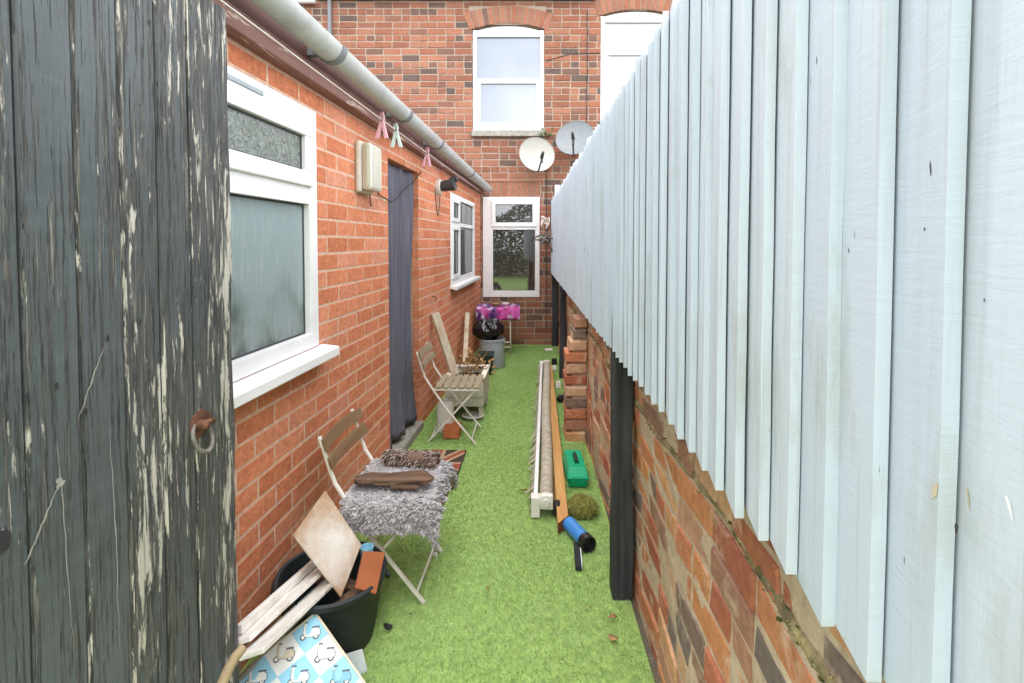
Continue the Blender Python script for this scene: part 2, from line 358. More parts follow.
def strands(pts, dirs, length, width, bend, tone, seg=2, sides=1, tip=.35):
    """numpy: many blades. flat blades (sides=1) or 3 sided tufts (sides=3). returns verts, faces, tone per face"""
    n = len(pts); ref = rng.normal(size=(n, 3)); sx = np.cross(dirs, ref); sx /= np.linalg.norm(sx, axis=1, keepdims=True)+1e-9
    sy = np.cross(dirs, sx); levels = []
    for k in range(seg+1):
        f = k/seg; c = pts+dirs*(length*f)[:, None]+bend*(f*f)[..., None] if False else pts+dirs*(length*f)[:, None]+bend*(f*f)
        if sides == 1:
            w = width*(1-f*.92)/2; levels.append(np.stack([c-sx*w[:, None], c+sx*w[:, None]], 1))
        else:
            w = width*(1-.55*f*f)/2*(1 if k < seg else tip)
            levels.append(np.stack([c+(sx*math.cos(a)+sy*math.sin(a))*w[:, None] for a in [j*2*math.pi/sides for j in range(sides)]], 1))
    m = levels[0].shape[1]; V = np.stack(levels, 1).reshape(-1, 3); per = (seg+1)*m; fs = []
    base = np.arange(n)*per
    for k in range(seg):
        rg = range(1) if m == 2 else range(m)
        for j in rg:
            a = k*m+j; b = k*m+(j+1) % m; fs.append(np.stack([base+a, base+b, base+b+m, base+a+m], 1))
    nf = len(fs); FA = np.stack(fs, 1).reshape(-1, 4); return V, FA, np.repeat(tone, nf)
def np_obj(name, V, FA, T, mat, org, parent=None, smooth=True):
    if parent is not None: org = ORG[parent.name]
    me = bpy.data.meshes.new(name); V = V-np.array(tuple(org)); nf = len(FA)
    me.vertices.add(len(V)); me.vertices.foreach_set('co', V.astype(np.float32).ravel())
    me.loops.add(nf*4); me.loops.foreach_set('vertex_index', FA.astype(np.int32).ravel())
    me.polygons.add(nf); me.polygons.foreach_set('loop_start', np.arange(0, nf*4, 4, dtype=np.int32))
    me.update(calc_edges=True)
    at = me.attributes.new('tone', 'FLOAT', 'FACE'); at.data.foreach_set('value', T.astype(np.float32))
    if smooth: me.polygons.foreach_set('use_smooth', [True]*nf)
    me.materials.append(mat); me.validate()
    o = bpy.data.objects.new(name, me); COL.objects.link(o); ORG[o.name] = Vector(org)
    if parent is None: o.location = org
    else: o.parent = parent
    return o

def subtract(rects, hole):
    out = []; a0, a1, c0, c1 = hole
    for (x0, x1, z0, z1) in rects:
        if x1 <= a0 or x0 >= a1 or z1 <= c0 or z0 >= c1: out.append((x0, x1, z0, z1)); continue
        if x0 < a0: out.append((x0, a0, z0, z1))
        if x1 > a1: out.append((a1, x1, z0, z1))
        m0, m1 = max(x0, a0), min(x1, a1)
        if z0 < c0: out.append((m0, m1, z0, c0))
        if z1 > c1: out.append((m0, m1, c1, z1))
    return out
def one_brick(mb, fr, a0, a1, c0, c1, out, deep, jit=0, m=0, ch=.004, tone=None):
    if a1-a0 < .012 or c1-c0 < .012: return
    t_ = random.random() if tone is None else tone
    j = lambda: random.uniform(-jit, jit)
    o = out+j(); ins = ch+abs(j())*.5
    A = [(a0+j(), c0+j()), (a1+j(), c0+j()), (a1+j(), c1+j()), (a0+j(), c1+j())]
    ca, cc = (a0+a1)/2, (c0+c1)/2
    I = [(a+(ins if a < ca else -ins), c+(ins if c < cc else -ins)) for a, c in A]
    back = [fr(a, -deep, c) for a, c in A]; mid = [fr(a, o-ins, c) for a, c in A]; fro = [fr(a, o+j()*.5, c) for a, c in I]
    vs = back+mid+fro; fs = [(8, 9, 10, 11)]
    for k in range(4):
        k2 = (k+1) % 4; fs += [(k, k2, 4+k2, 4+k), (4+k, 4+k2, 8+k2, 8+k)]
    mb.mesh(vs, fs, m, t_)
def brickwork(mb, fr, a0, a1, c0, c1, holes, bl, bh, jo, out=.0, deep=.03, jit=.0, m=0, bond='run', start=0, tone_fn=None, ch=.004):
    """fr(a, n, c): a along, n outwards, c up"""
    row = 0; c = c0
    while c < c1-.01:
        h1 = min(c+bh, c1); a = a0+((row+start) % 2)*-(bl+jo)/2-(random.uniform(0, .02) if jit else 0)
        hdr = (bond == 'garden' and row % 4 == 3); k = 0
        while a < a1:
            ln = bl
            if hdr: ln = (bl-jo)/2
            elif bond == 'garden' and random.random() < .12: ln = (bl-jo)/2
            rs = [(max(a, a0), min(a+ln, a1), c, h1)]
            if rs[0][1] > rs[0][0]:
                for hl in holes: rs = subtract(rs, hl)
                tn = random.random() if tone_fn is None else tone_fn(a, c)
                for r_ in rs: one_brick(mb, fr, *r_, out, deep, jit, m, tone=tn, ch=ch)
            a += ln+jo
        c += bh+jo; row += 1
def mortar(mb, fr, a0, a1, c0, c1, holes, n, deep, m=1):
    A = sorted({a0, a1, *[h for hl in holes for h in hl[:2] if a0 < h < a1]}); Cc = sorted({c0, c1, *[h for hl in holes for h in hl[2:] if c0 < h < c1]})
    ins = lambda a, c: any(h[0] < a < h[1] and h[2] < c < h[3] for h in holes)
    for i in range(len(A)-1):
        for j in range(len(Cc)-1):
            if ins((A[i]+A[i+1])/2, (Cc[j]+Cc[j+1])/2): continue
            mb.poly([fr(A[i], n, Cc[j]), fr(A[i+1], n, Cc[j]), fr(A[i+1], n, Cc[j+1]), fr(A[i], n, Cc[j+1])], m)
    for h in [(h_[0]-.004, h_[1]+.004, h_[2]-.004, h_[3]+.004) for h_ in holes]+[(a0, a1, c0, c1)]:
        for (p, q) in (((h[0], h[2]), (h[1], h[2])), ((h[1], h[2]), (h[1], h[3])), ((h[1], h[3]), (h[0], h[3])), ((h[0], h[3]), (h[0], h[2]))):
            mb.poly([fr(p[0], n, p[1]), fr(q[0], n, q[1]), fr(q[0], -deep, q[1]), fr(p[0], -deep, p[1])], m)
    # back sheet
    for i in range(len(A)-1):
        for j in range(len(Cc)-1):
            if ins((A[i]+A[i+1])/2, (Cc[j]+Cc[j+1])/2): continue
            mb.poly([fr(A[i], -deep, Cc[j]), fr(A[i], -deep, Cc[j+1]), fr(A[i+1], -deep, Cc[j+1]), fr(A[i+1], -deep, Cc[j])], m)

# ------------------------------------------------------------------ ground
mb = MB(); mb.poly([(-60, -60, -.012), (60, -60, -.012), (60, 60, -.012), (-60, 60, -.012)])
tag(mb.build('ground', M['dirt'], org=(0, 0, -.012)), kind='structure')
mb = MB(); lawn = [L(.0, -1.2, 0), L(.0, 6.98, 0), W(.42, YF, 0), W(.42, 3.6, 0), W(.40, 2.2, 0), W(.405, -1.2, 0)]
mb.poly([p+Vector((0, 0, -.003)) for p in lawn]); tag(mb.build('lawn', M['turf'], org=(0, 2, 0)), kind='structure')
N = 190000
yy = 1.25+(YF-1.3)*rng.random(N)**1.25; a = rng.random(N)
x0 = -1.01+.0846*yy+.012; x1 = .398+.0288*yy+rng.normal(0, .008, N)+.012*np.sin(yy*9)
x1 = np.where((yy > 3.52) & (yy < 3.86), np.minimum(x1, .27+.0288*yy), x1)
xx = x0+(x1-x0)*a
pts = np.stack([xx, yy, np.full(N, -.004)], 1)
lean = np.stack([.25*np.sin(xx*3+yy*2.1)+rng.normal(0, .55, N), -.15+.25*np.cos(yy*3.2-xx*2)+rng.normal(0, .55, N), np.ones(N)], 1); lean /= np.linalg.norm(lean, axis=1, keepdims=True)
ln = rng.uniform(.008, .015, N); wd = rng.uniform(.0014, .0026, N)*(1+.12*yy)
bend = np.stack([rng.normal(0, .004, N), rng.normal(0, .004, N), np.zeros(N)], 1)
V, FA, T = strands(pts, lean, ln, wd, bend, np.clip(rng.normal(.5, .22, N), 0, 1), seg=2, sides=1)
tag(np_obj('grass', V, FA, T, M['grass'], (0, 3.5, 0)), 'bright green artificial grass covering the passage floor', 'grass', kind='stuff')

# ------------------------------------------------------------------ extension on the left
ext = thing('brick_extension', L(0, .3, 0), 'low orange brick lean-to extension with white windows along the left side', 'building')
u_r, _ = onL(316, 200); w1 = (.95, u_r, .94, onL(316, 113)[1])
door = (onL(389, 300)[0], onL(419, 300)[0], .0, onL(389, 158)[1])
w2a, w2b = onL(450.5, 250)[0], onL(474.5, 250)[0]; w2 = (w2a, w2b, onL(450.5, 283)[1]-.02, onL(450.5, 192)[1])
frL = lambda a, n, c: L(n, a, c)
mb = MB()
brickwork(mb, frL, .3, YF*1.0036, -.02, 2.045, [w1, door, w2], .215, .066, .009, .0, .05, .0008, ch=.0022)
mortar(mb, frL, .3, YF*1.0036, -.03, 2.045, [w1, door, w2], -.0012, .11)
mb.build('wall', [M['ext_brick'], M['ext_mortar']], ext)
def upvc(parent, name, fr, a0, a1, c0, c1, fw, lights, pane_mats, sill=None, dep=.06, out=.0, cas=.045):
    """frame with lights [(a0,a1,c0,c1,casement?)] of relative absolute coords"""
    mb = MB()
    mb.box(fr, a0, a1, -dep, out, c0, c0+fw); mb.box(fr, a0, a1, -dep, out, c1-fw, c1)
    mb.box(fr, a0, a0+fw, -dep, out-.0005, c0+fw, c1-fw); mb.box(fr, a1-fw, a1, -dep, out-.0005, c0+fw, c1-fw)
    for (p0, p1, q0, q1) in subtract([(a0+fw, a1-fw, c0+fw, c1-fw)], (-99, -98, 0, 1)):
        rs = [(p0, p1, q0, q1)]
        for l in lights: rs = subtract(rs, l[:4])
        for r_ in rs: mb.box(fr, r_[0], r_[1], -dep, out-.001, r_[2], r_[3])
    w = mb.build(name, M['pvc'], parent, bevel=.003)
    for l, pm in zip(lights, pane_mats):
        b0, b1, d0, d1, ca = l; inset = -.022
        if ca:
            mb = MB(); o2 = out+.014; k = cas
            mb.box(fr, b0, b1, -dep+.01, o2, d0, d0+k); mb.box(fr, b0, b1, -dep+.01, o2, d1-k, d1)
            mb.box(fr, b0, b0+k, -dep+.01, o2-.0005, d0+k, d1-k); mb.box(fr, b1-k, b1, -dep+.01, o2-.0005, d0+k, d1-k)
            mb.build('casement', M['pvc'], w, bevel=.005); b0 += k; b1 -= k; d0 += k; d1 -= k; inset = out-.008
        mb = MB(); sw = .007
        for (e0, e1, g0, g1) in ((b0, b1, d0, d0+sw), (b0, b1, d1-sw, d1), (b0, b0+sw, d0+sw, d1-sw), (b1-sw, b1, d0+sw, d1-sw)):
            mb.box(fr, e0, e1, inset-.01, inset+.003, g0, g1)
        mb.build('seal', M['seal'], w)
        mb = MB(); mb.box(fr, b0, b1, inset-.006, inset, d0, d1); mb.build('pane', pm, w)
    if sill:
        so, sh, ov = sill; mb = MB()
        P = lambda a: [fr(a, -.03, c0-.001), fr(a, so-.004, c0-.012), fr(a, so, c0-.016), fr(a, so, c0-sh), fr(a, so-.008, c0-sh-.004), fr(a, -.03, c0-sh*.6)]
        mb.mesh(P(a0-ov)+P(a1+ov), [tuple(reversed(range(6))), tuple(range(6, 12))]+[(i, (i+1) % 6, 6+(i+1) % 6, 6+i) for i in range(6)])
        mb.build('sill', M['pvc'], w, bevel=.003)
    return w
w1f = w1
upvc(ext, 'window', frL, w1[0], w1[1]-.002, w1[2], w1[3]-.002, .058,
     [(w1[0]+.06, w1[1]-.06, 1.60, w1[3]-.06, True), (w1[0]+.07, w1[1]-.07, 1.0, 1.53, False)], [M['patterned'], M['frost']], (.075, .05, .05), out=.006, cas=.06)
mb = MB(); mb.box(frL, 1.35, 1.80, .004, .013, w1[3]-.044, w1[3]-.028); mb.build('trickle_vent', M['bin'], ext, bevel=.003)
um = onL(459.5, 250)[0]; ut = w2[3]-.30
upvc(ext, 'window', frL, w2[0], w2[1], w2[2], w2[3], .05,
     [(w2[0]+.05, um-.03, ut+.02, w2[3]-.05, True), (w2[0]+.05, um-.03, w2[2]+.05, ut-.02, True), (um+.03, w2[1]-.05, ut+.02, w2[3]-.05, False), (um+.03, w2[1]-.05, w2[2]+.05, ut-.02, False)],
     [M['glass_side']]*4, (.07, .045, .03), out=.004, cas=.04)
mb = MB(); mb.box(frL, door[0], door[1], -.16, -.10, .02, door[3]-.03)
for k in range(5): mb.box(frL, door[0]+.1, door[1]-.1, -.10, -.09, .25+k*.06, .29+k*.06)
mb.build('door', M['door'], ext)
mb = MB(); mb.box(frL, door[0], door[1], -.10, .03, -.01, .05); mb.build('doorstep', M['stone_sill'], ext, bevel=.006)
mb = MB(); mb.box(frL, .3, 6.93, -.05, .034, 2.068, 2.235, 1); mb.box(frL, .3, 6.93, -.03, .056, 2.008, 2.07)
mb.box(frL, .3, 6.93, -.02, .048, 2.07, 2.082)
mb.build('fascia', [M['fascia'], M['fascia_shade']], ext, bevel=.004)
# half round gutter with unions and brackets
mb = MB(); g0, g1 = .3, 6.86
def gz(u): return 2.163-.012*u
def gring(u, r): return [L(.125+r*math.cos(a), u, gz(u)+r*math.sin(a)*1.05) for a in [math.pi+k*math.pi/16 for k in range(17)]]
def gpiece(mb, ua, ub, r, ri):
    A, B, a2, b2 = gring(ua, r), gring(ub, r), gring(ua, ri), gring(ub, ri); vs = A+B+a2+b2; n = 17; fs = []
    for k in range(n-1):
        fs += [(k, k+1, n+k+1, n+k), (2*n+k, 3*n+k, 3*n+k+1, 2*n+k+1), (k, 2*n+k, 2*n+k+1, k+1), (n+k, n+k+1, 3*n+k+1, 3*n+k)]
    fs += [(0, n, 3*n, 2*n), (n-1, 3*n-1, 4*n-1, 2*n-1)]; mb.mesh(vs, fs)
gpiece(mb, g0, g1, .055, .051)
a = gring(g1+.004, .058); b = gring(g1-.03, .058); mb.poly(a); mb.mesh(a+b, [(k, k+1, 17+k+1, 17+k) for k in range(16)])
gut = mb.build('gutter', M['gutter'], ext, smooth=True)
for px in (334, 404, 437, 470):
    uu = onL(px, 100, .134)[0]; mb = MB(); gpiece(mb, uu-.02, uu+.02, .060, .0555)
    mb.box(frL, uu-.014, uu+.014, .03, .085, gz(uu)-.03, gz(uu)+.02); mb.build('gutter_bracket', M['dish_grey'], gut, smooth=True)
# lean-to roof
mb = MB()
for k in range(9):
    n0 = .045-k*.26; z0 = 2.195+k*.085
    mb.hexa([L(n0, .25, z0-.02), L(n0, 6.9, z0-.02), L(n0-.30, 6.9, z0+.075), L(n0-.30, .25, z0+.075), L(n0, .25, z0), L(n0, 6.9, z0), L(n0-.30, 6.9, z0+.095), L(n0-.30, .25, z0+.095)])
mb.build('roof', M['roof'], ext)

# ------------------------------------------------------------------ house
house = thing('brick_house', (0, YF, 0), 'two storey old red brick house closing the far end of the passage', 'building')
wu = (hx(473), hx(544), hz(130.5), hz(24.5)); wv = (hx(599.5), hx(599.5)+.97, hz(125), hz(10))
wk = (hx(483), hx(539.5), hz(297), hz(197))
frH = lambda a, n, c: H(a, c, n)
mb = MB(); ROOFZ = 4.62
archs = []
def arch_poly(x0, x1, zs, rise, n=14):
    c = (x0+x1)/2; w = (x1-x0)/2; Rr = (w*w+rise*rise)/(2*rise); a = math.asin(w/Rr)
    return [(c+Rr*math.sin(-a+2*a*k/n), zs+Rr*math.cos(-a+2*a*k/n)-(Rr-rise)) for k in range(n+1)], a, Rr, (c, zs+rise-Rr)
holes = [(wu[0], wu[1], wu[2], wu[3]), (wv[0], wv[1], wv[2], wv[3]), wk,
         (wu[0]-.04, wu[1]+.02, wu[3], wu[3]+.27-.03), (wv[0]-.04, wv[1]+.04, wv[3], wv[3]+.25), (hx(490), hx(541), wk[3], wk[3]+.215), (wu[0]-.02, wu[1]+.01, wu[2]-.09, wu[2])]
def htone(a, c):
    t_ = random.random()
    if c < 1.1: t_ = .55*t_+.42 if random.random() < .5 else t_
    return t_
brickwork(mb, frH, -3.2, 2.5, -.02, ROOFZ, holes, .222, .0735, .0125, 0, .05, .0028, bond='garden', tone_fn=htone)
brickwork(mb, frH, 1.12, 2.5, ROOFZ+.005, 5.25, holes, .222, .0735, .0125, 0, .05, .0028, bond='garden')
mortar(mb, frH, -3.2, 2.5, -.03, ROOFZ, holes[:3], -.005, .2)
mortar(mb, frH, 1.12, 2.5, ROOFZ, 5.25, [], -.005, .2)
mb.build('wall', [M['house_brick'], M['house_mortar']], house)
def voussoirs(x0, x1, zs, rise, h, n):
    mb = MB(); _, a, Rr, c = arch_poly(x0, x1, zs, rise)
    for k in range(n):
        t0 = -a*1.03+2.06*a*k/n+.004; t1 = -a*1.03+2.06*a*(k+1)/n-.004; q = lambda tt, r_: (c[0]+r_*math.sin(tt), c[1]+r_*math.cos(tt))
        P = [q(t0, Rr), q(t1, Rr), q(t1, Rr+h), q(t0, Rr+h)]; o = .004+random.uniform(-.002, .002)
        mb.hexa([H(*p, -.04) for p in P]+[H(*p, o) for p in P], 0, random.choice([.3, .5, .6, .7, .7, .88]))
    # mortar bed behind
    A = [(c[0]+(Rr-.002)*math.sin(-a+2*a*k/14), c[1]+(Rr-.002)*math.cos(-a+2*a*k/14)) for k in range(15)]; B = [(c[0]+(Rr+h+.012)*math.sin(-a*1.04+2.08*a*k/14), c[1]+(Rr+h+.012)*math.cos(-a*1.04+2.08*a*k/14)) for k in range(15)]
    for k in range(14): mb.poly([H(*A[k], -.004), H(*A[k+1], -.004), H(*B[k+1], -.004), H(*B[k], -.004)], 1)
    return mb.build('window_arch', [M['house_brick'], M['house_mortar']], house)
RISE = .085
voussoirs(wu[0]-.03, wu[1]+.03, wu[3]-RISE+.02, RISE, .215, 15)
voussoirs(wv[0]-.03, wv[1]+.03, wv[3]-RISE+.01, RISE, .225, 15)
mb = MB(); sx0, sx1 = hx(491), hx(540); n = 9
for k in range(n):
    a0 = sx0+(sx1-sx0)*k/n; mb.box(frH, a0+.005, a0+(sx1-sx0)/n-.005, -.04, .003+random.uniform(0, .002), wk[3]+.004, wk[3]+.20, 0, random.choice([.55, .65, .7, .3]))
mb.box(frH, sx0, sx1, -.05, -.004, wk[3], wk[3]+.21, 1)
mb.box(frH, sx0-.02, sx1+.02, -.04, .012, wk[3]+.204, wk[3]+.222, 0, .6)
mb.build('soldier_course', [M['house_brick'], M['house_mortar']], house)
def sash(w, panes, transom, name='window'):
    x0, x1, z0, z1 = w; mb = MB(); P, *_ = arch_poly(x0+.004, x1-.004, z1-RISE, RISE-.004); d = -.035
    zf = z1-RISE-.02
    mb.prism([H(x0+.004, zf, -d*-1)]+[H(x1-.004, zf, d)]+[H(p[0], p[1], d) for p in reversed(P)], (0, .03, 0))
    fw = .055
    mb.box(frH, x0+.004, x0+fw, -.1, -.02, z0, zf); mb.box(frH, x1-fw, x1-.004, -.1, -.02, z0, zf)
    mb.box(frH, x0+fw, x1-fw, -.1, -.0205, zf-fw*.8, zf); mb.box(frH, x0+fw, x1-fw, -.1, -.0205, z0, z0+.06)
    mb.box(frH, x0+fw, x1-fw, -.095, -.024, transom-.03, transom+.03)
    o = mb.build(name, M['pvc'], house, bevel=.004)
    # lower sash sits a little proud
    mb = MB(); k = .05
    for (e0, e1, g0, g1) in ((x0+fw, x0+fw+k, z0+.06, transom-.03), (x1-fw-k, x1-fw, z0+.06, transom-.03), (x0+fw+k, x1-fw-k, z0+.06, z0+.06+k)):
        mb.box(frH, e0, e1, -.09, -.03, g0, g1)
    mb.build('sash', M['pvc'], o, bevel=.003)
    mb = MB(); mb.box(frH, (x0+x1)/2-.08, (x0+x1)/2+.08, -.03, -.018, transom-.006, transom+.002); mb.build('catch', M['gutter'], o)
    for (g0, g1) in ((z0+.06+k, transom-.03), (transom+.03, zf-fw*.8)):
        mb = MB(); mb.poly([H(x0+fw, g0, -.055), H(x1-fw, g0, -.055), H(x1-fw, g1, -.055), H(x0+fw, g1, -.055)])
        po = mb.build('pane', panes, o)
    return o
ws = sash(wu, M['glass_up'], hz(80.5)); wb = sash(wv, M['glass_blind'], hz(52))
for w in (wu, wv):
    mb = MB(); mb.box(frH, w[0]-.015, w[1]+.005, -.05, .05, w[2]-.085, w[2]-.002); mb.build('stone_sill', M['stone_sill'], house, bevel=.008)
xl = hx(491.5); zt = hz(226)
upvc(house, 'window', frH, wk[0], wk[1], wk[2], wk[3], .05, [(xl, wk[1]-.04, zt-.01, wk[3]-.045, True), (xl+.02, wk[1]-.06, wk[2]+.085, zt-.05, False)], [M['glass_kitchen']]*2, None, out=.012, cas=.055)
# eaves
mb = MB(); g = lambda x, a: Vector((x, YF-.09+.055*math.cos(a), 4.635+.055*math.sin(a)))
x0, x1 = hx(322), 1.1
A = [g(x0, math.pi+k*math.pi/12) for k in range(13)]; B = [g(x1, math.pi+k*math.pi/12) for k in range(13)]
mb.mesh(A+B, [(k, k+1, 14+k, 13+k) for k in range(12)]); mb.poly(A); mb.poly(B); mb.box(frH, x0, x1, -.05, .03, 4.55, 4.72)
mb.build('gutter', M['gutter_dark'], house, smooth=True)
mb = MB(); mb.tube([H(-3.2, hz(3), .06), H(hx(320), hz(3), .06)], .035); mb.build('eaves_pipe', M['pvc'], house, smooth=True)
mb = MB(); x = hx(333.5); mb.tube([H(x, 4.62, .04), H(x, 2.4, .04)], .027); mb.build('downpipe', M['dish_grey'], house, smooth=True)
mb = MB(); mb.hexa([Vector(p) for p in ((-3.4, YF-.1, 4.70), (1.12, YF-.1, 4.70), (1.12, YF+3, 6.5), (-3.4, YF+3, 6.5), (-3.4, YF-.1, 4.74), (1.12, YF-.1, 4.74), (1.12, YF+3, 6.54), (-3.4, YF+3, 6.54))])
mb.hexa([Vector(p) for p in ((1.13, YF-.1, 5.27), (2.6, YF-.1, 5.27), (2.6, YF+3, 7.1), (1.13, YF+3, 7.1), (1.13, YF-.1, 5.31), (2.6, YF-.1, 5.31), (2.6, YF+3, 7.14), (1.13, YF+3, 7.14))])
mb.build('roof', M['roof'], house)
mb = MB()
xc = hx(586); mb.tube([H(xc, hz(10), .006), H(xc+.004, hz(60), .008), H(xc-.003, hz(135), .006)], .005, 6)
mb.tube([H(hx(545), hz(61), .006), H(hx(570), hz(54), .007), H(hx(599), hz(53), .006)], .004, 6)
xc = hx(546.5); mb.tube([H(xc, hz(170), .006), H(xc-.004, hz(250), .009), H(xc+.002, hz(330), .006)], .005, 6)
mb.build('wall_cable', M['cable'], house, smooth=True)

def dish(px, py, r, mat, rz, rx, label):
    c = D(px, py, YF-.28); o = thing('satellite_dish', c, label, 'satellite dish', 'satellite dishes on the house wall')
    base = Vector(c); q = Matrix.Rotation(rz, 3, 'Z') @ Matrix.Rotation(rx, 3, 'X')
    T_ = lambda x, y, z: base+q @ Vector((x, y, z))       # dish axis = local -y
    def part(name, fn, m, **k):
        b = MB(); fn(b); b.v = [T_(*p) for p in b.v]; return b.build(name, m, o, **k)
    prof = [(0.0005, .055)]+[(r*k/10, .055*(1-(k/10)**2)) for k in range(1, 11)]+[(r+.004, -.004), (r+.004, .008)]+[(r*k/10, .055*(1-(k/10)**2)+.008) for k in range(10, 0, -1)]+[(.0005, .063)]
    part('reflector', lambda b: b.lathe([(a_, h_) for a_, h_ in prof], (0, 0, 0), 48, axis=(0, 1, 0)), mat, smooth=True)
    part('arm', lambda b: b.tube([(0, .05, -r*.95), (0, -.03, -r*1.02), (.01, -.19, -r*.55)], .011, 8), M['dark_metal'], smooth=True)
    part('receiver', lambda b: (b.tube([(.01, -.25, -r*.36), (.01, -.17, -r*.52)], [.016, .024], 10), b.tube([(.012, -.165, -r*.45), (.012, -.15, -r*.8)], .016, 8)), M['dark_metal'], smooth=True)
    b = MB(); b.tube([T_(0, .06, 0), T_(0, .12, -.02), Vector((base.x, YF-.02, base.z-.06))], .02, 10); p = Vector((base.x, YF, base.z-.06))
    b.hexa([p+Vector(v_) for v_ in ((-.05, -.02, -.08), (.05, -.02, -.08), (.05, 0, -.08), (-.05, 0, -.08), (-.05, -.02, .08), (.05, -.02, .08), (.05, 0, .08), (-.05, 0, .08))])
    b.build('wall_bracket', M['dark_metal'], o)
    return o
dish(537, 154, .228, M['dish_white'], R(12), R(-14), 'round cream white satellite dish over the kitchen window')
dish(575, 137.5, .245, M['dish_grey'], R(-16), R(-22), 'grey satellite dish partly behind the top of the fence')
# sensor box on the wall
mb = MB(); c = D(557, 192, YF)
mb.box(frH, c.x-.035, c.x+.035, 0, .05, c.z-.01, c.z+.09); mb.tube([H(c.x, c.z-.01, .03), H(c.x, c.z-.05, .04)], [.03, .045], 14)
tag(mb.build('sensor_box', M['white_plastic'], bevel=.006), 'small white sensor box on the house wall just above the fence end', 'sensor')
# weeds in the sill corner
def leaves(mb, c, n, r, s, m=0, flat=1):
    for _ in range(n):
        p = Vector(c)+Vector((random.gauss(0, r), random.gauss(0, r*.6), abs(random.gauss(0, r))*flat)); d = Vector((random.gauss(0, 1), random.gauss(0, 1), random.gauss(.6, .6))).normalized()
        e = d.orthogonal().normalized(); e.rotate(Quaternion(d, random.uniform(0, 6))); k = s*random.uniform(.6, 1.3)
        mb.poly([p, p+d*k*.5+e*k*.25, p+d*k, p+d*k*.5-e*k*.25], m, random.random())
mb = MB(); c = D(544, 137, YF-.03); leaves(mb, c, 60, .035, .05)
tag(mb.build('weed', M['weed']), 'small green weed growing at the end of the upstairs stone sill', 'weed')

# ------------------------------------------------------------------ right boundary wall
rw = thing('boundary_wall', W(.41, 3, 0), 'weathered old brick boundary wall with a stepped pier under the pale fence', 'wall')
frR = lambda a, n, c: W(.415-n, a, c)
mb = MB()
def rough_wall(mb, a0, a1, c0, c1, off, deep=.08):
    f = lambda a, n, c: frR(a, n+off+.012*math.sin(a*2.3+c*3)+.008*math.sin(a*7.1-c*5), c-.006*math.sin(a*3.1))
    brickwork(mb, f, a0, a1, c0, c1, [], .226, .071, .011, 0, deep, .004, bond='garden')
    nn = int((a1-a0)/.08); mm = max(2, int((c1-c0)/.06)); vs = []
    for i in range(nn+1):
        for j in range(mm+1):
            a = a0+(a1-a0)*i/nn; c = c0+(c1-c0)*j/mm; vs.append(f(a, -.0035+random.uniform(-.003, .004), c))
    mb.mesh(vs, [(i*(mm+1)+j, (i+1)*(mm+1)+j, (i+1)*(mm+1)+j+1, i*(mm+1)+j+1) for i in range(nn) for j in range(mm)], 1)
rough_wall(mb, .15, YF, -.06, 1.19, 0)
mb.build('brickwork', [M['old_brick'], M['old_mortar']], rw)
# mossy ledge of lumpy mortar between the two
mb = MB(); nn = 150; vs = []
for i in range(nn+1):
    a = .15+(YF-.15)*i/nn; j = lambda s_=.006: random.gauss(0, s_)
    bz = .775+.006*noise.noise((a*3, 1, 5)); wv_ = .012*math.sin(a*2.3+bz*3)+.008*math.sin(a*7.1-bz*5); hh = max(.0, .010+.012*noise.noise((a*4, 0, 0)))
    vs += [frR(a, -.006+wv_, bz-hh-.004), frR(a, .004+wv_+j(.0025), bz-hh*.5), frR(a, .004+wv_+j(.0025), bz+hh*.5), frR(a, -.006+wv_, bz+hh+.004)]
mb.mesh(vs, [(4*i+k, 4*i+4+k, 4*i+5+k, 4*i+1+k) for i in range(nn) for k in range(3)])
for k in range(420):
    a = .25+(YF-.4)*random.random()**1.6; rr = random.uniform(.002, .006); c = frR(a, random.uniform(-.002, .006)+.012*math.sin(a*2.3+.77*3)+.008*math.sin(a*7.1-.77*5), random.gauss(.775, .010)); vs = []
    for (x, y, z) in ((1, 0, 0), (-1, 0, 0), (0, 1, 0), (0, -1, 0), (0, 0, 1), (0, 0, -1)): vs.append(c+Vector((x*random.uniform(.6, 1.3), y*random.uniform(.8, 2.2), z*random.uniform(.5, .9)))*rr)
    mb.mesh(vs, [(0, 2, 4), (2, 1, 4), (1, 3, 4), (3, 0, 4), (2, 0, 5), (1, 2, 5), (3, 1, 5), (0, 3, 5)], random.choice([0, 0, 0, 2]), random.random())
mb.build('ledge', [M['ledge_moss'], M['old_brick'], M['moss']], rw, smooth='all')
mb = MB(); mb.box(frR, .15, YF, -.22, -.075, -.03, 1.19, 0); mb.build('core', M['old_mortar'], rw)
# stepped pier
mb = MB(); zz = -.01; k = 0
while zz < .80:
    step = max(0, zz-.56); w_ = .145-step*.30+random.uniform(-.008, .008); sh = random.uniform(-.006, .006)
    tone = [.5, .75, .25, .88, .6, .1, .65, .3, .62, .9, .7][k % 11]
    one = lambda a0, a1, n0, n1: one_brick(mb, lambda a, n, c: frR(a1 if n < -.01 else a0, a, c), n0, n1, zz, zz+.066, 0, .1, .004, 0, .006, tone)
    # a brick whose face looks at the camera
    f = lambda a, n, c: frR(3.57+sh-n, a, c)
    one_brick(mb, f, 0.0, w_, zz, zz+.066, 0, .21, .004, 0, .006, tone)
    mb.box(frR, 3.60, 3.78, .0, w_-.012, zz-.012, zz+.02, 1)
    zz += .0795; k += 1
mb.box(frR, 3.585, 3.77, -.02, .10, -.03, .74, 1)
mb.build('pier', [M['old_brick'], M['old_mortar']], rw)

